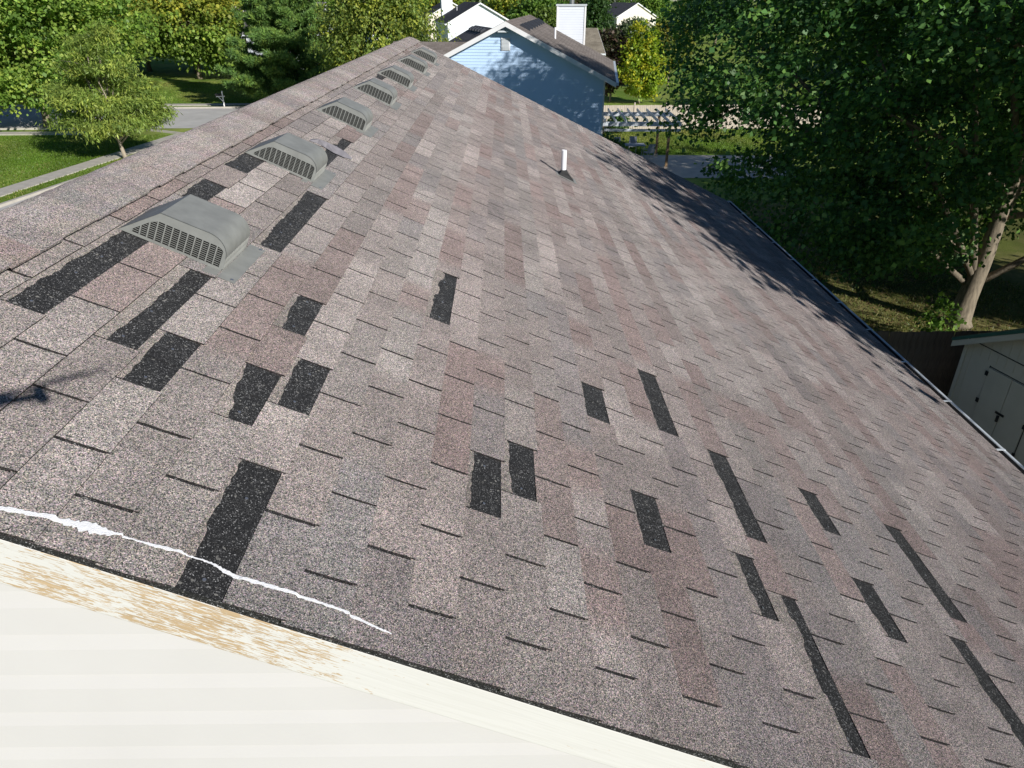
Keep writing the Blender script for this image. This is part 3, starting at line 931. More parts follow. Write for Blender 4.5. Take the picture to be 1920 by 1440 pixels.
# gable louvre
mb = MB()
lv = MB(); lv.box(-.22, .14, -.05, -.02, 7.05, 7.52); lo = lv.build('gable_vent', M['white'], nb)
mb = MB()
for i in range(9):
    z = 7.08 + i * .047; mb.box(-.19, .11, -.075, -.055, z, z + .026)
mb.build('louvre', M['gutter'], lo)
# floodlight under the peak
mb = MB(); mb.box(-.32, .1, -.32, -.1, 7.72, 7.78); mb.build('floodlight', M['gutter'], nb)
# lower cross wing on the left
wg = MB()
for s in (-1, 1):
    A = [(-0.6, 7.2, 6.98), (-6.6, 7.2, 6.98), (-6.6, 7.2 + s * 4.1, 5.05), (-0.6, 7.2 + s * 4.1, 5.05)]
    if s > 0: A = A[::-1]
    wg.prism([(x, y, z - .09) for x, y, z in A], A)
w = wg.build('wing_roof', M['roof_brown'], nb); roof_uv(w)
mb = MB(); q = [(-6.2, 3.6, 0), (-6.2, 10.8, 0), (-6.2, 10.8, 5.1), (-6.2, 7.2, 6.85), (-6.2, 3.6, 5.1)]
mb.prism(q, [(-4.04, y, z) for x, y, z in q]); mb.build('wing_wall', M['whitewall'], nb)
mb = MB(); mb.box(-4.4, -4.05, 4.9, 5.2, 5.8, 6.15); mb.build('roof_vent', M['gutter'], w)

gable_house('house', (-3.05, 102, 0), R(13), 4.15, 10.6, 5.9, 8.28, 'white house with black roof, a blank gable and a tall chimney', M['whitewall'], M['roof_dark'], over=.35, lap=.3, vents=0, pipe_at=(-1.9, 6.0), chimney=(-3.2, -1.75, 10.6, 11.6, 9.15))
gable_house('house', (-8.9, 137, 0), R(13), 4.1, 10, 5.8, 8.15, 'cream house with dark roof half hidden by a white chimney', M['creamwall'], M['roof_dark'], over=.35, lap=.4)
mh, mroof = gable_house('house', (0.0, 60.3, 0), R(15), 4.0, 9.4, 4.55, 6.75, 'low house with dark vented roof between two white gables', M['creamwall'], M['roof_grey'], over=.3, lap=.25)
for i in range(5):
    mb = MB(); y = 4.6 + i * 1.0; sl = (6.75 - 4.55) / 4.3
    mb.prism([(-.3, y, 6.75 - .3 * sl), (-.75, y, 6.75 - .75 * sl), (-.75, y, 6.75 - .75 * sl + .18), (-.42, y, 6.75 - .3 * sl + .12)],
             [(-.3, y + .4, 6.75 - .3 * sl), (-.75, y + .4, 6.75 - .75 * sl), (-.75, y + .4, 6.75 - .75 * sl + .18), (-.42, y + .4, 6.75 - .3 * sl + .12)])
    mb.build('roof_vent', M['shutter'], mroof)
gable_house('house', (25.2, 153, 0), R(17), 4.05, 10.2, 5.45, 7.85, 'cream house with grey roof and shuttered windows on its shaded side', M['creamwall'], M['roof_grey'], over=.3, lap=.4,
            sidewins=((-1, 2.2, 3.4, 1.0, 1.5), (-1, 5.0, 3.4, 1.0, 1.5), (-1, 8.0, 3.4, 1.0, 1.5)))
gable_house('house', (24.3, 186, 0), R(17), 4.0, 11, 5.3, 7.3, 'farther cream house behind the house with shuttered windows', M['creamwall'], M['roof_grey'], over=.3, lap=.5)
gable_house('house', (8.1, 72, 0), R(96), 3.4, 8.5, 4.6, 6.45, 'tan roofed house showing beside the white chimney', M['whitewall'], M['roof_tan'], over=.3, lap=.25)
gable_house('house', (-21.8, 98, 0), R(92), 4.3, 8.5, 5.0, 8.35, 'house with grey roof between the pine and the leafy tree', M['greywall'], M['roof_grey'], over=.35, lap=.3,
            sidewins=((1, 2.0, 2.6, .9, 1.5), (1, 5.5, 2.6, .9, 1.5)))
gable_house('house', (-35.0, 106, 0), R(6), 3.9, 9, 5.3, 7.9, 'white gabled house glimpsed left of the pine', M['whitewall'], M['roof_grey'], over=.35, lap=.3)
gable_house('house', (13.5, 240, 0), R(10), 4.2, 10, 5.3, 7.7, 'distant white house above the neighbour chimney', M['whitewall'], M['roof_dark'], over=.3, lap=.6)
gable_house('house', (-24, 172, 0), R(20), 4.4, 12, 5.2, 7.6, 'pale far house behind the leafy street trees', M['whitewall'], M['roof_grey'], over=.3, lap=.5)

# ------------------------------------------------------------------ shed, fences, pergola, patio things
sh = empty('shed', (10.40, 14.58, 0), R(-90 + 14.3)); tag(sh, 'beige garden shed with double doors and green roof trim in shade', 'shed')
# local x runs along the gable front, y into the shed
wS, hS, pS, dS = 2.74, 2.22, 2.98, 3.0
mb = MB(); fr = [(0, 0, 0), (wS, 0, 0), (wS, 0, hS), (wS / 2, 0, pS), (0, 0, hS)]
mb.prism(fr, [(x, dS, z) for x, y, z in fr]); swall = mb.build('wall', M['shedwall'], sh)
for i in range(1, 13):
    x = i * wS / 13; zt = hS + (pS - hS) * (1 - abs(x - wS / 2) / (wS / 2))
    if .42 < x < wS - .42: z0 = 1.98
    else: z0 = 0.05
    mb = MB(); mb.box(x - .012, x + .012, -.010, -.002, z0, zt - .05); mb.build('batten', M['shedwall'], swall)
mb = MB()
for s, x0, x1 in ((0, -0.22, wS / 2), (1, wS / 2, wS + .22)):
    za = pS + .03 if s else hS - .09; zb = hS - .09 if s else pS + .03
    A = [(x0, -.2, za), (x1, -.2, zb), (x1, dS + .2, zb), (x0, dS + .2, za)]
    mb.prism([(x, y, z - .03) for x, y, z in A], [(x, y, z + .05) for x, y, z in A])
mb.build('roof', M['shedroof'], sh)
mb = MB()
for s, x0, x1 in ((0, -0.20, wS / 2), (1, wS / 2, wS + .20)):
    za = pS - .005 if s else hS - .12; zb = hS - .12 if s else pS - .005
    mb.prism([(x0, -.19, za), (x1, -.19, zb), (x1, -.19, zb - .14), (x0, -.19, za - .14)], [(x0, -.17, za), (x1, -.17, zb), (x1, -.17, zb - .14), (x0, -.17, za - .14)])
mb.build('rake_trim', M['shedwall'], sh)
mb = MB(); mb.box(0.02, wS - .02, -.02, -.003, hS + .02, hS + .035); mb.build('gable_seam', M['iron'], sh)
for x in (0.0, wS - .09):
    mb = MB(); mb.box(x, x + .09, -.03, -.003, 0, hS - .02); mb.build('corner_trim', M['shedwall'], sh)
for s, x0, x1 in ((0, .76, 1.345), (1, 1.36, 1.945)):
    mb = MB(); mb.box(x0, x1, -.035, -.012, .1, 1.86); d = mb.build('door', M['shedwall'], sh, bevel=.004)
    for z in (.35, 1.05, 1.72):
        mb = MB(); xx = x0 - .05 if s == 0 else x1 - .02; mb.box(xx, xx + .07, -.05, -.036, z - .05, z + .05); mb.build('hinge', M['iron'], d)
mb = MB(); mb.box(1.25, 1.46, -.055, -.037, 1.0, 1.05); mb.bar((1.352, -.06, .98), (1.352, -.06, .84), .03, 8); mb.build('latch', M['iron'], sh)
for (x0, x1, z0, z1) in ((1.345, 1.36, .1, 1.86), (.742, .757, .1, 1.9), (.742, 1.965, 1.875, 1.89), (1.948, 1.963, .1, 1.9)):
    mb = MB(); mb.box(x0, x1, -.012, -.0035, z0, z1); mb.build('door_gap', M['iron'], sh)

fe = empty('fence', (5, 15.9, 0)); tag(fe, 'dark weathered plank fence beside the shed', 'fence')
x = 0.0
bm_ = MB(); bm_.box(0, .138, -.01, .012, .04, 1.8)
first = None
while x < 13:
    if first is None: o = bm_.build('plank', M['fencewood'], fe); first = o
    else: o = first.copy(); COL.objects.link(o); o.parent = fe
    o.location = (x, rnd.uniform(-.004, .004), rnd.uniform(-.025, .015)); o.rotation_euler = (0, rnd.uniform(-.006, .006), 0)
    x += 0.146
for z in (.35, 1.45):
    mb = MB(); mb.box(0, 13, .014, .055, z - .045, z + .045); mb.build('rail', M['fencewood'], fe)
for i in range(6):
    mb = MB(); mb.box(i * 2.5, i * 2.5 + .09, .057, .147, 0, 1.72); mb.build('post', M['fencewood'], fe)

ff = empty('fence', (5, 57.2, 0), R(1.5)); tag(ff, 'pale plank fence behind the pergola', 'fence')
for i in range(8):
    mb = MB(); x = i * 2.4
    n = 16
    for j in range(n):
        xx = x + .05 + j * 2.3 / n; mb.box(xx, xx + 2.3 / n - .012, -.01, .012, .05, 1.75 + .02 * rnd.random())
    mb.build('panel', M['fencepale'], ff)
    mb = MB(); mb.box(x - .05, x + .05, -.05, .05, 0, 1.95); mb.build('post', M['fencepale'], ff)

pt = MB(); o = tag(sheet('patio', [(5.2, 40.9), (16.5, 40.6), (17.0, 47.1), (5.2, 47.4)], 0.02, M['concrete']), 'concrete patio in tree shade behind the neighbour house', 'patio')
pg = empty('pergola', (7.6, 45.2, 0), R(-2)); tag(pg, 'white pergola with brown posts on the patio, coloured blue grey for shade', 'pergola')
for (x, y) in ((-1.9, -2.0), (1.95, -2.0), (-1.9, 1.9), (1.95, 1.9)):
    mb = MB(); mb.box(x - .07, x + .07, y - .07, y + .07, 0, 2.5); mb.build('post', M['postwood'], pg)
    mb = MB(); mb.box(x - .12, x + .12, y - .12, y + .12, .02, .16); mb.build('post_foot', M['fencepale'], pg)
for y in (-2.0, 1.9):
    for d in (-.1, .07):
        mb = MB(); mb.box(-2.6, 2.6, y + d, y + d + .04, 2.42, 2.64); mb.build('beam', M['pergola'], pg)
mb = MB(); mb.box(-2.6, 2.6, -2.02, -1.98, 2.12, 2.26); mb.build('beam', M['pergola'], pg)
sb = MB(); sb.box(-.02, .02, -2.5, 2.45, 2.65, 2.82); first = None
for i in range(9):
    if first is None: o = sb.build('slat', M['pergola'], pg); first = o
    else: o = first.copy(); COL.objects.link(o); o.parent = pg
    o.location = (-2.4 + i * .6, 0, 0)

def patio_chair(loc, rz, label):
    r = empty('patio_chair', loc, rz); tag(r, label, 'chair', 'chairs round the patio table')
    mb = MB(); mb.box(-.25, .25, -.25, .25, .40, .44); mb.build('seat', M['chairgrey'], r, bevel=.01)
    mb = MB(); mb.prism([(-.25, .22, .46), (.25, .22, .46), (.25, .25, .46), (-.25, .25, .46)], [(-.23, .34, .95), (.23, .34, .95), (.23, .37, .95), (-.23, .37, .95)]); mb.build('backrest', M['chairgrey'], r)
    for x in (-.22, .22):
        for y in (-.22, .22):
            mb = MB(); mb.bar((x, y, .02), (x, y, .40), .02, 8); mb.build('leg', M['chairgrey'], r)
        mb = MB(); mb.box(x - .03, x + .03, -.25, .28, .62, .65); mb.build('armrest', M['chairgrey'], r)
patio_chair((8.95, 46.0, .02), R(200), 'grey patio chair nearest the pergola post')
patio_chair((8.3, 48.2, .02), R(-10), 'grey patio chair behind the patio table')
patio_chair((7.4, 48.0, .02), R(20), 'grey patio chair beside the neighbour wall')
tb = empty('patio_table', (8.1, 46.9, .02)); tag(tb, 'grey patio table among the chairs', 'table')
mb = MB(); mb.box(-.75, .75, -.45, .45, .70, .74); mb.build('table_top', M['chairgrey'], tb, bevel=.01)
for x in (-.65, .65):
    for y in (-.36, .36):
        mb = MB(); mb.bar((x, y, 0), (x, y, .70), .025, 8); mb.build('leg', M['chairgrey'], tb)

# ------------------------------------------------------------------ mailboxes, car, drone
def mailbox(loc, rz, label):
    r = empty('mailbox', loc, rz); tag(r, label, 'mailbox', 'white post mailboxes')
    mb = MB(); mb.box(-.05, .05, -.05, .05, 0, 1.35); mb.prism([(-.07, -.07, 1.35), (.07, -.07, 1.35), (.07, .07, 1.35), (-.07, .07, 1.35)], [(-.01, -.01, 1.43), (.01, -.01, 1.43), (.01, .01, 1.43), (-.01, .01, 1.43)]); mb.build('post', M['white'], r)
    mb = MB(); mb.box(-.55, .18, -.045, .045, .92, 1.0); mb.prism([(-.4, -.03, .92), (-.33, -.03, .92), (-.05, -.03, .6), (-.05, -.03, .5)], [(-.4, .03, .92), (-.33, .03, .92), (-.05, .03, .6), (-.05, .03, .5)]); mb.build('arm', M['white'], r)
    mb = MB(); n = 8
    pr = [(-.08, 1.005), (.08, 1.005), (.08, 1.13)] + [(.08 * math.cos(math.pi * i / n), 1.13 + .08 * math.sin(math.pi * i / n)) for i in range(1, n)] + [(-.08, 1.13)]
    mb.prism([(-.62, y, z) for y, z in pr], [(-.12, y, z) for y, z in pr]); mb.build('box', M['iron'], r)
mailbox((-25.6, 70.0, 0), R(10), 'white post mailbox at the kerb left of the pine')
mailbox((-25.35, 35.6, 0), R(60), 'white mailbox post at the left edge of the picture')

def car(loc, rz):
    r = empty('parked_car', loc, rz); tag(r, 'silver car parked on the shaded side street behind the feathery tree', 'car')
    side = [(-2.2, .35), (-2.25, .62), (-2.1, .82), (-1.75, .90), (-1.15, 1.36), (-.2, 1.45), (.55, 1.38), (1.2, .95), (2.0, .82), (2.22, .65), (2.22, .38)]
    mb = MB()
    def ring(y, k): return [(x, y * (1 - .16 * max(0, z - .9) / .5), z) for x, z in side]
    a, b = ring(-.86, 0), ring(.86, 0)
    mb.prism(a, b); mb.build('body', M['carpaint'], r, bevel=.05)
    for s in (-1, 1):
        mb = MB(); y = s * .80
        mb.quad((-1.1, y, .96), (.95, y, .96), (.5, s * .745, 1.32), (-.95, s * .745, 1.32)); o = mb.build('side_window', M['glass'], r); o.location = (0, s * .065, 0)
    mb = MB(); mb.quad((1.22, -.72, .99), (1.22, .72, .99), (.62, .64, 1.38), (.62, -.64, 1.38)); mb.build('windscreen', M['glass'], r).location = (.025, 0, .02)
    mb = MB(); mb.quad((-1.78, -.72, .95), (-1.78, .72, .95), (-1.2, .64, 1.36), (-1.2, -.64, 1.36)); mb.build('rear_window', M['glass'], r).location = (-.03, 0, .02)
    for x in (-1.35, 1.4):
        for s in (-1, 1):
            mb = MB(); mb.bar((x, s * .70, .32), (x, s * .89, .32), .32, 20); w = mb.build('wheel', M['tyre'], r)
            mb = MB(); mb.bar((x, s * .885, .32), (x, s * .9, .32), .2, 16); mb.build('rim', M['chrome'], w)
    for s in (-1, 1):
        mb = MB(); mb.box(2.18, 2.26, s * .62 - .16, s * .62 + .16, .60, .74); mb.build('headlight', M['lamp'], r)
        mb = MB(); mb.box(-2.27, -2.18, s * .64 - .14, s * .64 + .14, .62, .78); mb.build('tail_light', M['redlamp'], r)
car((-32.9, 61.4, 0.012), R(2))

dr = empty('drone', (0, -0.02, CAMZ + 0.03)); tag(dr, 'small grey quadcopter hovering over the roof, its shadow at the left edge', 'drone')
mb = MB()
mb.prism([(-.045, -.19, .0), (.045, -.19, .0), (.05, -.10, -.01), (.04, -.005, .0), (-.04, -.005, .0), (-.05, -.10, -.01)], [(-.035, -.18, .055), (.035, -.18, .055), (.042, -.10, .07), (.032, -.02, .05), (-.032, -.02, .05), (-.042, -.10, .07)])
mb.build('body', M['dronepale'], dr, bevel=.008)
mb = MB(); mb.box(-.022, .022, -.075, -.035, -.045, -.004); mb.build('gimbal', M['drone'], dr, bevel=.006)
for (x, y, ang) in ((.245, .03, 38), (-.245, .03, 65), (.28, -.30, 110), (-.28, -.30, 10)):
    mb = MB(); p0 = Vector((math.copysign(.035, x), -.06 if y > -.1 else -.15, .035)); p1 = Vector((x, y, .03))
    mb.tube([p0, p0.lerp(p1, .45), p0.lerp(p1, .6), p1], [.026, .024, .013, .011], 10); ar = mb.build('arm', M['drone'], dr)
    mb = MB(); mb.bar((x, y, .012), (x, y, .058), .017, 14); mb.build('motor', M['drone'], ar)
    mb = MB(); c, q = math.cos(R(ang)), math.sin(R(ang)); t = Vector((-q, c, 0)); d = Vector((c, q, 0)); p = Vector((x, y, .06))
    for sg in (-1, 1):
        P = [p + d * sg * .005 + t * .008, p + d * sg * .07 + t * .020, p + d * sg * .19 + t * .008, p + d * sg * .19 - t * .006, p + d * sg * .07 - t * .012, p + d * sg * .005 - t * .008]
        mb.prism([tuple(v) for v in P], [tuple(v + Vector((0, 0, .002))) for v in P])
    mb.build('propeller', M['drone'], ar)

# ------------------------------------------------------------------ trees
def leaves_mesh(name, mat, parent, P, Dn, Nn, ln, wd, C):
    """P tip-base positions, Dn leaf direction, Nn leaf normal, ln/wd sizes, C colours"""
    n = len(P)
    Sd = np.cross(Nn, Dn); Sd /= (np.linalg.norm(Sd, axis=1, keepdims=True) + 1e-9)
    ln = ln[:, None]; wd = wd[:, None]
    V = np.empty((n, 4, 3), np.float32)
    V[:, 0] = P
    V[:, 1] = P + Dn * ln * .45 + Sd * wd * .5 - Nn * wd * .14
    V[:, 2] = P + Dn * ln
    V[:, 3] = P + Dn * ln * .45 - Sd * wd * .5 - Nn * wd * .14
    me = bpy.data.meshes.new(name)
    me.vertices.add(4 * n); me.vertices.foreach_set('co', V.ravel())
    me.loops.add(4 * n); me.loops.foreach_set('vertex_index', np.arange(4 * n, dtype=np.int32))
    me.polygons.add(n); me.polygons.foreach_set('loop_start', np.arange(0, 4 * n, 4, dtype=np.int32))
    ca = me.color_attributes.new('tint', 'FLOAT_COLOR', 'POINT')
    cc = np.ones((n, 4, 4), np.float32); cc[:, :, :3] = C[:, None, :]
    ca.data.foreach_set('color', cc.ravel())
    me.materials.append(mat); me.update(calc_edges=True)
    o = bpy.data.objects.new(name, me); COL.objects.link(o); o.parent = parent
    return o

def unit(v): return v / (np.linalg.norm(v, axis=1, keepdims=True) + 1e-9)

def cloud(blobs, ncl, shell=0.55):
    """cluster centres through a union of ellipsoids, mostly near their surface"""
    vol = np.array([b[3] * b[4] * b[5] for b in blobs]) ** .75; vol /= vol.sum()
    idx = rng.choice(len(blobs), ncl, p=vol)
    B = np.array(blobs)[idx]
    d = unit(rng.normal(size=(ncl, 3)))
    r = shell + (1 - shell) * rng.random(ncl) ** .6
    r[rng.random(ncl) < .12] *= .6
    r *= 1 + rng.normal(size=ncl) * .07
    return B[:, :3] + d * r[:, None] * B[:, 3:6], d

def tree(name, label, base, blobs, ncl, per, size, cr, cols, trunk=None, rad=.2, bark='bark', limbs=14, flat=.6, droop=.25, aspect=.75, group=None, shell=.55, cat='tree', topcol=None, limbtop=None, mat='leaf', gap=0.0, gapn=.02, gain=1.5, seed=1):
    global rng
    rng = np.random.default_rng(seed)
    lr = random.Random(seed)
    root = empty(name, base); tag(root, label, cat, group)
    bx, by, bz = base
    C, d = cloud(blobs, ncl, shell)
    if gap:
        # open some pockets so that light passes through
        G = C[rng.choice(len(C), max(3, int(len(C) * gapn)))]
        keep = np.ones(len(C), bool)
        for g in G: keep &= np.linalg.norm((C - g) * (1, 1, 1.3), axis=1) > gap * rng.uniform(.5, 1.2)
        C, d = C[keep], d[keep]
    C = C[C[:, 2] > .35]; ncl = len(C)
    cen = np.mean(np.array(blobs)[:, :3], axis=0)
    n = ncl * per
    ci = np.repeat(np.arange(ncl), per)
    sc = cr * rng.uniform(.6, 1.35, ncl)[ci][:, None]
    off = rng.normal(size=(n, 3)) * sc * np.array([1, 1, flat])
    P = C[ci] + off
    out = unit(P - cen)
    Dn = unit(rng.normal(size=(n, 3)) * .8 + out * .5 + np.array([0, 0, -droop * 2.0]))
    Nn = rng.normal(size=(n, 3)) * .55 + np.array([0, 0, 1.0]) + out * .35
    Nn = unit(Nn - Dn * np.sum(Nn * Dn, axis=1, keepdims=True))
    ln = size * rng.uniform(.65, 1.35, n); wd = ln * aspect * rng.uniform(.8, 1.2, n)
    cl = np.array(cols, float)
    pick_c = rng.integers(0, len(cl), ncl)
    base_c = cl[pick_c][ci]
    swap = rng.random(n) < .25
    base_c[swap] = cl[rng.integers(0, len(cl), swap.sum())]
    if topcol is not None:
        zlo, zhi = C[:, 2].min(), C[:, 2].max()
        f = np.clip((P[:, 2] - zlo) / (zhi - zlo) * 1.4 - .55 + rng.normal(size=n) * .18, 0, 1)[:, None]
        tc = np.array(topcol)[rng.integers(0, len(topcol), ncl)][ci]
        base_c = base_c * (1 - f) + tc * f
    col = base_c * gain * rng.uniform(.75, 1.25, (ncl,))[ci][:, None] * rng.uniform(.8, 1.2, (n, 1))
    P0 = P - np.array([bx, by, bz])
    leaves_mesh('crown', M[mat], root, P0.astype(np.float32), Dn, Nn, ln, wd, col)
    # trunk and limbs
    mb = MB()
    tp = trunk or [(0, 0, 0), (lr.uniform(-.1, .1), lr.uniform(-.1, .1), .3 * (cen[2])), (lr.uniform(-.3, .3), lr.uniform(-.3, .3), cen[2] * .7), ((cen[0] - bx) * .6, (cen[1] - by) * .6, cen[2] * 1.15)]
    m = len(tp); rr = [rad * (1.35 if i == 0 else 1.0) * (1 - .8 * i / (m - 1)) for i in range(m)]
    tp2 = [tp[0], tuple(np.array(tp[0]) * .75 + np.array(tp[1]) * .25)] + list(tp[1:]); rr = [rr[0], rad * .98] + rr[1:]
    mb.tube(tp2, rr, 10)
    tv = [Vector(p) for p in tp]
    for i in range(limbs):
        f = lr.uniform(.22, .95); s = f * (m - 1); a = int(min(m - 2, s)); p = tv[a].lerp(tv[a + 1], s - a)
        q = Vector(C[lr.randrange(ncl)] - np.array(base))
        for _ in range(12):
            if q.z > p.z + .3: break
            q = Vector(C[lr.randrange(ncl)] - np.array(base))
        mid = p.lerp(q, .45) + Vector((lr.uniform(-.2, .2), lr.uniform(-.2, .2), lr.uniform(0, .45)))
        r0 = min(.11, rad * (.5 - .3 * f))
        mid2 = p.lerp(q, .75) + Vector((lr.uniform(-.2, .2), lr.uniform(-.2, .2), lr.uniform(0, .3)))
        mb.tube([p, mid, mid2, q], [r0, r0 * .65, r0 * .42, r0 * .15], 6)
        for _ in range(2):
            e = mid.lerp(q, lr.uniform(.1, .6)); t = e + Vector((lr.uniform(-1, 1), lr.uniform(-1, 1), lr.uniform(-.2, .8))) * (q - p).length * .28
            mb.tube([e, e.lerp(t, .5) + Vector((0, 0, .08)), t], [r0 * .35, r0 * .22, r0 * .07], 5)
    mb.build('trunk', M[bark], root, smooth=True)
    return root

G1 = [(.075, .14, .022), (.10, .175, .028), (.055, .11, .02), (.13, .20, .03)]
GD = [(.035, .085, .022), (.05, .11, .026), (.028, .068, .02), (.075, .14, .03)]
GY = [(.14, .19, .025), (.19, .22, .025), (.10, .155, .025), (.26, .24, .025)]
# big maple right
tree('maple_tree', 'large dark maple filling the upper right corner behind the shed', (14.0, 20.3, 0),
     [(13.4, 21, 9.6, 7, 6.5, 3.9), (8.4, 21.8, 7.6, 3.8, 4.2, 3.9), (19.5, 21, 8.5, 5.5, 5, 4.5), (14.5, 19.3, 12, 4.5, 4.5, 2.6), (20.5, 17.4, 5.6, 2.6, 2.2, 2.2), (10.4, 18.8, 4.9, 2.8, 2.4, 2.3), (20, 24, 5, 4, 4, 3), (9.0, 21.8, 3.4, 3.2, 2.8, 1.9), (12.8, 22.4, 3.6, 3.4, 2.5, 2.0), (18.2, 17.2, 8.2, 3.2, 2.4, 2.4), (10.6, 19.4, 3.2, 2.2, 1.6, 1.2)],
     3500, 56, .13, .34, GD, trunk=[(0, 0, 0), (.04, 0, .9), (.25, .1, 2.1), (.5, .3, 5.0), (.6, .6, 9.5), (.3, .5, 13)], rad=.34, limbs=30, bark='bark', aspect=.95, gap=.95, gapn=.04, gain=1.9, seed=11, droop=.35)
# the tree beyond the right edge that shades eave, shed and fence
tree('maple_tree', 'maple beyond the shed just outside the right edge, shading the eave', (13.6, 4.0, 0),
     [(12.1, 4.3, 8.7, 3.85, 3.85, 3.8), (17.8, 5.2, 6.8, 3.2, 3.2, 3.0), (15.2, 4.8, 7.2, 3.2, 3.2, 3.2), (17.0, 8.2, 8.4, 3, 3, 3)],
     1900, 40, .18, .38, GD, rad=.28, limbs=14, aspect=.95, gap=.25, seed=12)
tree('maple_tree', 'tall maple outside the right edge, farther back than the eave shading one', (18.6, 10.9, 0),
     [(17.9, 10.6, 11.8, 2.6, 2.6, 2.4), (18.4, 10.8, 8.5, 2.6, 2.6, 2.6)], 420, 38, .2, .4, GD, rad=.28, limbs=10, aspect=.95, gap=.5, seed=14)
tree('maple_tree', 'round maple outside the right edge, shading the ground beyond the shed', (25.0, 12.0, 0),
     [(25.6, 12.6, 7.0, 2.4, 2.4, 2.4), (27.0, 13.4, 6.0, 2.4, 2.4, 2.2)], 420, 38, .2, .4, GD, rad=.24, limbs=10, aspect=.95, gap=.3, seed=15)
tree('maple_tree', 'slimmer maple standing behind the big maple', (20.5, 29.5, 0), [(20.5, 29.5, 8, 5, 5, 5), (24, 31, 7, 5, 5, 5), (14, 31, 5.5, 4, 3, 4.0)], 800, 36, .22, .45, GD, rad=.22, limbs=12, aspect=.95, gap=.7, seed=13,
     trunk=[(0, 0, 0), (.1, 0, 3), (.1, .2, 6), (.2, .2, 10)])
# front yard, left
tree('honey_locust', 'feathery young tree with pale trunk on the grass strip', (-23.75, 46.5, 0),
     [(-23.9, 46.6, 3.2, 1.9, 1.8, .6), (-26.1, 46.4, 2.5, 1.7, 1.5, .55), (-21.9, 46.9, 2.6, 1.6, 1.5, .6), (-25.3, 45.4, 3.6, 1.6, 1.4, .6), (-22.6, 47.4, 4.0, 1.6, 1.5, .6), (-24.3, 47.8, 4.6, 1.7, 1.4, .6),
      (-23.0, 45.3, 2.3, 1.5, 1.3, .5), (-25.2, 47.0, 5.2, 1.5, 1.4, .6), (-23.2, 46.1, 5.3, 1.5, 1.4, .6), (-24.4, 46.4, 6.3, 1.3, 1.3, .6), (-23.6, 46.8, 7.1, .9, .9, .6), (-26.6, 47.3, 4.1, 1.4, 1.3, .5), (-21.8, 46.3, 3.5, 1.2, 1.2, .5), (-24.6, 45.2, 1.9, 1.4, 1.0, .45)],
     560, 60, .27, .30, [(.15, .21, .042), (.19, .25, .052), (.115, .17, .036), (.23, .27, .052)], rad=.13, limbs=26, bark='bark_pale', aspect=.24, flat=.42, droop=.3, gap=.35, gain=1.4, seed=21, shell=.2,
     trunk=[(0, 0, 0), (-.15, 0, 1.1), (-.2, .1, 2.6), (-.1, .1, 6.6)])
tree('maple_tree', 'broad bright green maple at the left edge', (-35.5, 59.0, 0),
     [(-35.5, 59, 7.4, 6, 5.5, 4.6), (-39, 57.5, 6.0, 4.5, 4, 3.6), (-33, 57, 9.5, 4, 4, 3.2), (-36, 60, 11, 4.5, 4.5, 3), (-30.5, 61, 7.4, 3.6, 3.4, 3.4), (-38.5, 55.5, 3.4, 4.5, 2.5, 1.9), (-33.2, 56.5, 3.4, 2.6, 2.0, 1.6)],
     1300, 42, .27, .46, [(.12, .20, .03), (.155, .235, .04), (.085, .15, .028), (.20, .26, .045)], rad=.3, limbs=20, aspect=.85, gap=.9, seed=22)
tree('maple_tree', 'round green tree with yellow turning top behind the mailbox', (-37.5, 96.0, 0),
     [(-37.5, 96, 6.4, 6.5, 6, 4.6), (-33.4, 95, 4.6, 3.6, 3.6, 3.4), (-38, 96, 9.6, 5, 5, 2.6), (-42, 95, 7, 4.5, 4.5, 4)],
     800, 34, .42, .6, [(.10, .16, .025), (.13, .19, .028), (.08, .13, .022)], rad=.3, limbs=14, topcol=[(.46, .34, .04), (.38, .31, .04), (.28, .27, .04)], gap=.8, seed=23)
tree('maple_tree', 'dark green tree behind the yellow topped one', (-48, 106, 0), [(-48, 106, 8, 8, 7, 6), (-40, 112, 9, 7, 7, 5.5), (-56, 104, 8, 7, 7, 6)], 800, 30, .5, .75, G1, rad=.3, limbs=10, gap=1, seed=24)
tree('maple_tree', 'yellow green tree squeezed between maple and yellow top', (-46.5, 82, 0), [(-46.5, 82, 7.5, 5.5, 5, 5), (-50, 80, 7, 5, 5, 5)], 600, 32, .42, .6, GY, rad=.25, limbs=10, gap=.8, seed=25)
tree('maple_tree', 'tree with orange tips left of the pine', (-40.5, 103, 0), [(-40.5, 103, 8, 3.6, 3.6, 4.5), (-38.6, 101, 9, 2.6, 2.6, 3)], 420, 30, .45, .6, G1, rad=.25, limbs=8, topcol=[(.42, .30, .04), (.2, .22, .04)], gap=.8, seed=26)
# centre
tree('ash_tree', 'olive green tree rising behind the far end of the ridge', (-8.8, 58, 0),
     [(-9.0, 58, 6.2, 3.9, 3.6, 4.6), (-6.6, 58, 5.4, 2.6, 2.6, 3.6), (-9.2, 58, 9.6, 2.8, 2.8, 2.0), (-11.5, 58.5, 6, 2.3, 2.3, 3.4)],
     760, 40, .26, .36, [(.11, .155, .03), (.15, .19, .036), (.085, .125, .026), (.21, .23, .036)], rad=.2, limbs=18, aspect=.5, flat=.8, droop=.45, gap=.6, seed=31)
tree('shrub', 'rust orange shrub at the far ridge end', (-5.9, 57.0, 0), [(-5.9, 57.0, 4.9, .8, .8, .6), (-6.5, 57, 4.3, .9, .9, .8), (-6.1, 57, 2.6, 1.0, 1.0, 2.0)], 90, 30, .2, .2, [(.26, .11, .03), (.20, .09, .03)], rad=.06, limbs=4, cat='shrub', seed=32)
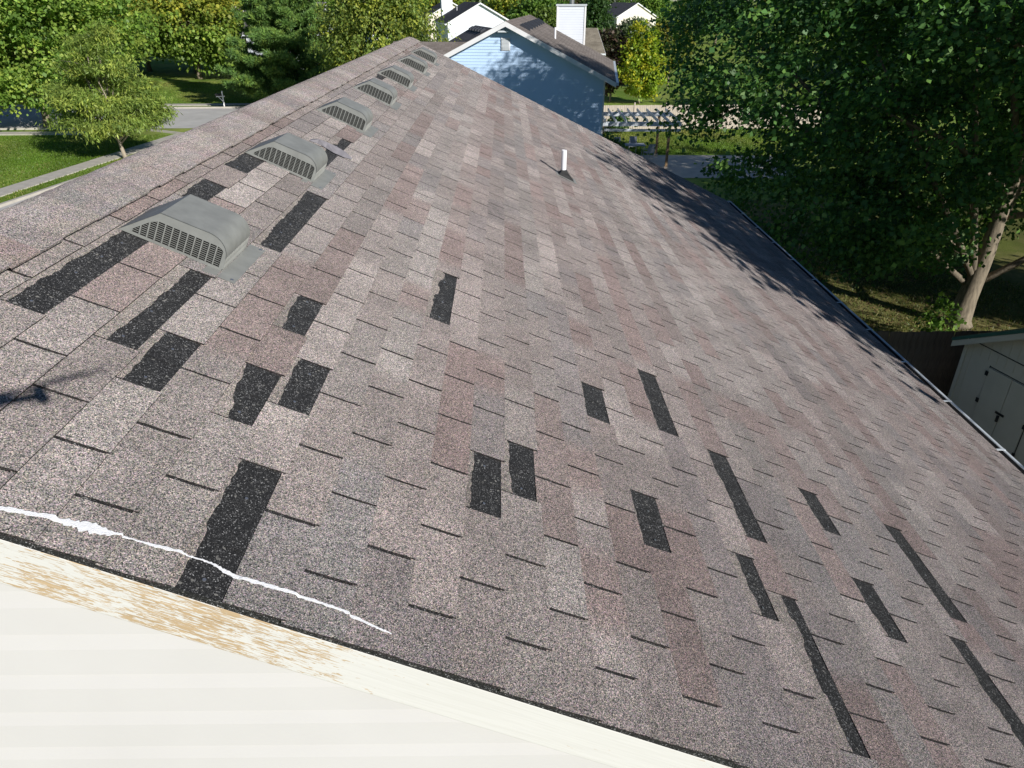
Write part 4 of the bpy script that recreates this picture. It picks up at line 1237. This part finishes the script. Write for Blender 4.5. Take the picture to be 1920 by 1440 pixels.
tree('young_tree', 'upright yellow green tree above the pale fence', (12.7, 72.3, 0),
     [(12.7, 72.3, 3.4, 2.1, 2.0, 2.6), (12.6, 72.3, 5.4, 1.4, 1.4, 1.6), (13.3, 72.2, 2.4, 1.8, 1.7, 1.8)],
     300, 40, .26, .26, [(.17, .24, .02), (.22, .28, .02), (.13, .19, .02), (.29, .28, .02)], rad=.1, limbs=10, aspect=.7, gap=.3, seed=33)
tree('young_tree', 'thin yellowing tree right of the upright yellow green one', (17.9, 84.6, 0), [(17.9, 84.6, 4.2, 2.2, 2.0, 2.2), (17.4, 84.6, 5.6, 1.6, 1.5, 1.3)], 190, 34, .3, .3, [(.09, .13, .025), (.06, .10, .02), (.16, .16, .03)], rad=.11, limbs=12, gap=.4, seed=34, topcol=[(.22, .20, .03), (.10, .14, .03)])
tree('plum_tree', 'dark purple leaved tree between neighbour house and yellow green tree', (10.2, 74, 0), [(10.2, 74, 4.0, 1.7, 1.6, 2.4), (9.6, 74, 2.6, 1.3, 1.3, 1.8)], 200, 34, .28, .3, [(.05, .03, .026), (.07, .045, .032), (.04, .045, .02)], rad=.1, limbs=6, gap=.3, seed=35)
tree('cedar_tree', 'tall dark green tree right of the neighbour chimney', (12.3, 110, 0), [(12.3, 110, 4.6, 2.6, 2.4, 4.0), (12.3, 110, 7.6, 1.7, 1.7, 1.8)], 340, 34, .34, .36, [(.03, .065, .018), (.04, .08, .02)], rad=.2, limbs=6, seed=36)
tree('young_tree', 'light green bushy tree under the shuttered house', (10.9, 90, 0), [(10.9, 90, 3.4, 1.7, 1.6, 2.4)], 130, 34, .3, .3, [(.09, .14, .04), (.07, .12, .03)], rad=.1, limbs=5, seed=37)
tree('maple_tree', 'bright green round tree left of the neighbour chimney', (4.6, 82, 0), [(4.4, 82, 5.2, 2.6, 2.4, 2.5), (5.2, 82, 6.2, 2.0, 2, 1.6)], 320, 34, .3, .36, [(.10, .15, .025), (.13, .17, .03), (.07, .11, .02)], rad=.16, limbs=6, gap=.4, seed=38)
tree('shrub', 'dark bush at the corner of the neighbour wall', (5.4, 41.8, 0), [(5.5, 42.0, 1.1, 1.1, 1.4, 1.1), (6.3, 43.3, .8, .9, 1.1, .8)], 160, 34, .16, .2, GD, rad=.05, limbs=4, cat='shrub', seed=39)
tree('shrub', 'dark rounded bush before the pale fence', (8.3, 55.6, 0), [(8.3, 55.6, .8, .8, .7, .7)], 50, 30, .18, .18, GD, rad=.04, limbs=3, cat='shrub', seed=40)
tree('shrub', 'small leafy sapling beside the maple trunk', (12.6, 19.0, 0), [(12.6, 19.0, .8, .4, .4, .6)], 26, 14, .15, .14, G1, rad=.02, limbs=4, cat='shrub', seed=41)

# grass tufts and fallen leaves under the maple
def litter():
    global rng
    rng = np.random.default_rng(91)
    n = 26000
    P = np.stack([rng.uniform(6, 18, n), rng.uniform(16.1, 27, n), np.full(n, .006)], 1)
    cl = rng.uniform(size=(400, 2)) * (12, 11) + (6, 16.1)
    P[:, :2] = np.where(rng.random((n, 1)) < .6, cl[rng.integers(0, 400, n)] + rng.normal(size=(n, 2)) * .22, P[:, :2])
    Dn = unit(rng.normal(size=(n, 3)) * (.6, .6, .1) + (0, 0, .8)); Nn = unit(np.cross(Dn, rng.normal(size=(n, 3))))
    c = np.array([(.11, .15, .03), (.16, .17, .05), (.28, .24, .11), (.08, .12, .025)])[rng.integers(0, 4, n)] * rng.uniform(.7, 1.3, (n, 1))
    o = leaves_mesh('grass', M['leaf'], None, P.astype(np.float32), Dn, Nn, rng.uniform(.05, .16, n), rng.uniform(.012, .03, n), c)
    tag(o, 'rough grass tufts in the yard under the big maple', 'grass', kind='stuff')
    n = 7000
    P = np.stack([rng.uniform(6, 18, n), rng.uniform(16.1, 27, n), rng.uniform(.008, .03, n)], 1)
    a = rng.uniform(0, 6.28, n); Dn = np.stack([np.cos(a), np.sin(a), rng.uniform(-.1, .3, n)], 1); Dn = unit(Dn)
    Nn = rng.normal(size=(n, 3)) * .25 + (0, 0, 1); Nn = unit(Nn - Dn * np.sum(Nn * Dn, axis=1, keepdims=True))
    c = np.array([(.20, .14, .07), (.26, .19, .09), (.14, .09, .05)])[rng.integers(0, 3, n)] * rng.uniform(.7, 1.3, (n, 1))
    o = leaves_mesh('leaf_litter', M['leaf'], None, P.astype(np.float32), Dn, Nn, rng.uniform(.06, .12, n), rng.uniform(.05, .09, n), c)
    tag(o, 'brown fallen leaves under the big maple', 'leaves', kind='stuff')
litter()

def blades(name, label, inside, box, n, seed):
    global rng
    rng = np.random.default_rng(seed)
    P = np.stack([rng.uniform(box[0], box[1], n), rng.uniform(box[2], box[3], n), np.full(n, .0)], 1)
    P = P[inside(P[:, 0], P[:, 1])]; n = len(P)
    Dn = unit(rng.normal(size=(n, 3)) * (.35, .35, .05) + (0, 0, .8)); Nn = unit(np.cross(Dn, rng.normal(size=(n, 3))))
    mow = .88 + .12 * np.sin((P[:, 0] * .9 + P[:, 1] * .35) * 1.7)
    pat = np.sin(P[:, 0] * .31 + 1) * np.sin(P[:, 1] * .27 + 2) + .5 * np.sin(P[:, 0] * .83 + P[:, 1] * .6) + rng.normal(size=n) * .35
    f = np.clip(pat * .5 + .12, 0, .8)[:, None]
    c = (np.array([.12, .215, .022]) * (1 - f) + np.array([.33, .30, .09]) * f) * mow[:, None] * rng.uniform(.75, 1.25, (n, 1))
    o = leaves_mesh(name, M['leaf'], None, P.astype(np.float32), Dn, Nn, rng.uniform(.07, .13, n), rng.uniform(.03, .055, n), c)
    tag(o, label, 'grass', kind='stuff')
def off_street(x, y):                 # distance beyond the front kerb
    return -(x - KA.x) * FD.y + (y - KA.y) * FD.x
blades('grass', 'mown grass of the sunny front lawn at the left edge', lambda x, y: (off_street(x, y) > 2.85) & (y < 55.2 + .035 * (x + 25)), (-58, -22, 30, 57), 150000, 201)
blades('grass', 'narrow grass strip between the sidewalk and the street', lambda x, y: (off_street(x, y) > .25) & (off_street(x, y) < 1.5), (-31, -20, 10, 54), 40000, 202)
blades('grass', 'mown grass across the side street by the mailbox', lambda x, y: (y > 72.8 + .035 * (x + 25)), (-50, -20, 72, 92), 70000, 203)
blades('grass', 'mown grass behind the pergola', lambda x, y: y > 47.6, (6, 22, 47, 57), 40000, 204)

# pine
def pine(label, base, H, Rm, n_whorl, seed):
    global rng
    rng = np.random.default_rng(seed); lr = random.Random(seed)
    root = empty('pine_tree', base); tag(root, label, 'tree')
    mb = MB(); mb.tube([(0, 0, 0), (.05, 0, H * .5), (0, 0, H)], [.2, .12, .02], 9)
    T = []; Td = []
    for w in range(n_whorl):
        f = w / (n_whorl - 1); z = .7 + f * (H - 1.0)
        Rw = Rm * (1 - f) ** 1.0 * (1 if f > .08 else .8)
        nb = 7 if f < .8 else 5
        a0 = lr.uniform(0, 6.28)
        for b in range(nb):
            a = a0 + b * 6.283 / nb + lr.uniform(-.25, .25); L = Rw * lr.uniform(.75, 1.12)
            p = Vector((0, 0, z)); q = Vector((math.cos(a) * L, math.sin(a) * L, z + L * lr.uniform(.02, .3)))
            m = p.lerp(q, .5) - Vector((0, 0, L * .06))
            mb.tube([p, m, q], [.05 * (1 - f) + .015, .03 * (1 - f) + .01, .008], 5)
            ns = max(4, int(L * 7.5))
            for s in range(ns):
                t = .25 + .75 * (s + lr.random()) / ns
                e = p.lerp(m, t * 2) if t < .5 else m.lerp(q, t * 2 - 1)
                side = lr.uniform(-1, 1) * L * .26 * (1.15 - t * .6)
                d = Vector((-math.sin(a), math.cos(a), 0)) * side + Vector((0, 0, lr.uniform(-.1, .28)))
                tip = e + d + Vector((math.cos(a), math.sin(a), 0)) * abs(side) * .6
                if lr.random() < .5: mb.tube([e, e.lerp(tip, .5), tip], [.012, .009, .004], 4)
                for g in range(3):
                    c = e.lerp(tip, .35 + .32 * g); T.append(c); Td.append((tip - e).normalized() * .6 + Vector((math.cos(a) * .5, math.sin(a) * .5, .55)))
    T = np.array([tuple(t) for t in T]); Td = unit(np.array([tuple(t) for t in Td]))
    per = 26; n = len(T) * per; ci = np.repeat(np.arange(len(T)), per)
    Dn = unit(Td[ci] * .75 + rng.normal(size=(n, 3)) * .62)
    P = T[ci] + rng.normal(size=(n, 3)) * .05
    Nn = rng.normal(size=(n, 3)); Nn = unit(Nn - Dn * np.sum(Nn * Dn, axis=1, keepdims=True))
    cl = np.array([(.13, .24, .055), (.17, .29, .065), (.21, .31, .06), (.10, .19, .05)])
    col = cl[rng.integers(0, 4, len(T))][ci] * rng.uniform(.75, 1.3, (n, 1))
    leaves_mesh('crown', M['needle'], root, P.astype(np.float32), Dn, Nn, rng.uniform(.32, .5, n), rng.uniform(.045, .07, n), col)
    mb.build('trunk', M['bark'], root, smooth=True)
pine('tall green pine between the mailbox and the grey roofed house', (-19.4, 70.8, 0), 15.5, 6.3, 23, 51)

# trees further off, each its own thing, then one mass at the horizon
far = [(-20, 150, 11, 6, G1, 'green tree far behind the grey roofed house'), (-12, 165, 10, 5, GY, 'yellow green tree far behind the black roofed house'),
       (6, 135, 9.5, 5, G1, 'green tree far behind the blank white gable'), (14, 170, 10, 5.5, [(.10, .07, .05), (.08, .07, .04), (.06, .08, .02)], 'brownish tree far behind the white gable'),
       (2, 190, 11, 6, GY, 'yellowish tree on the far street'), (33, 190, 10, 6, G1, 'green tree behind the far cream houses'), (44, 165, 11, 6, GD, 'dark tree behind the maple crown'),
       (20, 125, 6, 2.6, [(.07, .10, .05), (.09, .12, .06)], 'grey green bush tree below the cream house gable'), (60, 120, 12, 7, G1, 'leafy tree far right behind the maple'), (48, 90, 10, 5, GD, 'dark tree right of the pale house behind the maple'), (30, 60, 9, 4.5, GD, 'round tree behind the slimmer maple'),
       (-62, 130, 13, 8, G1, 'large green tree at the far left'), (-75, 100, 13, 8, GY, 'yellow green tree at the far left corner'), (-34, 140, 12, 6, G1, 'green tree behind the orange tipped tree'), (-58, 78, 12, 6, G1, 'green tree behind the left edge maple')]
for i, (x, y, h, r, cols, lab) in enumerate(far):
    tree('leafy_tree', lab, (x, y, 0), [(x, y, h * .58, r, r * .9, h * .38), (x + r * .35, y - r * .2, h * .72, r * .6, r * .6, h * .25), (x - r * .4, y, h * .5, r * .6, r * .6, h * .3)], 380, 28, .5 if h > 7 else .35, .6 * r / 5, cols, rad=.22, limbs=6, gap=.7, seed=100 + i)

def woods():
    global rng
    rng = np.random.default_rng(77)
    bl = []
    for k in range(150):
        t = rng.uniform(-1, 1); a = t * R(58); dist = rng.uniform(215, 420)
        x, y = math.sin(a) * dist, math.cos(a) * dist; h = rng.uniform(9, 15); r = rng.uniform(5, 9)
        bl.append((x, y, h * .55, r, r, h * .45))
    C, d = cloud(bl, 9000, .6); per = 7; n = len(C) * per; ci = np.repeat(np.arange(len(C)), per)
    P = C[ci] + rng.normal(size=(n, 3)) * .9
    Dn = unit(rng.normal(size=(n, 3))); Nn = unit(np.cross(Dn, rng.normal(size=(n, 3))))
    cl = np.array([(.045, .085, .02), (.06, .10, .025), (.09, .11, .025), (.16, .13, .03), (.04, .07, .02)])
    bc = cl[rng.choice(5, len(C), p=[.3, .3, .2, .06, .14])][ci] * rng.uniform(.75, 1.25, (n, 1))
    o = leaves_mesh('distant_woods', M['leaf'], None, P.astype(np.float32), Dn, Nn, rng.uniform(1.0, 1.9, n), rng.uniform(.8, 1.4, n), bc)
    tag(o, 'distant belt of mixed green trees along the horizon', 'woods', kind='stuff')
woods()
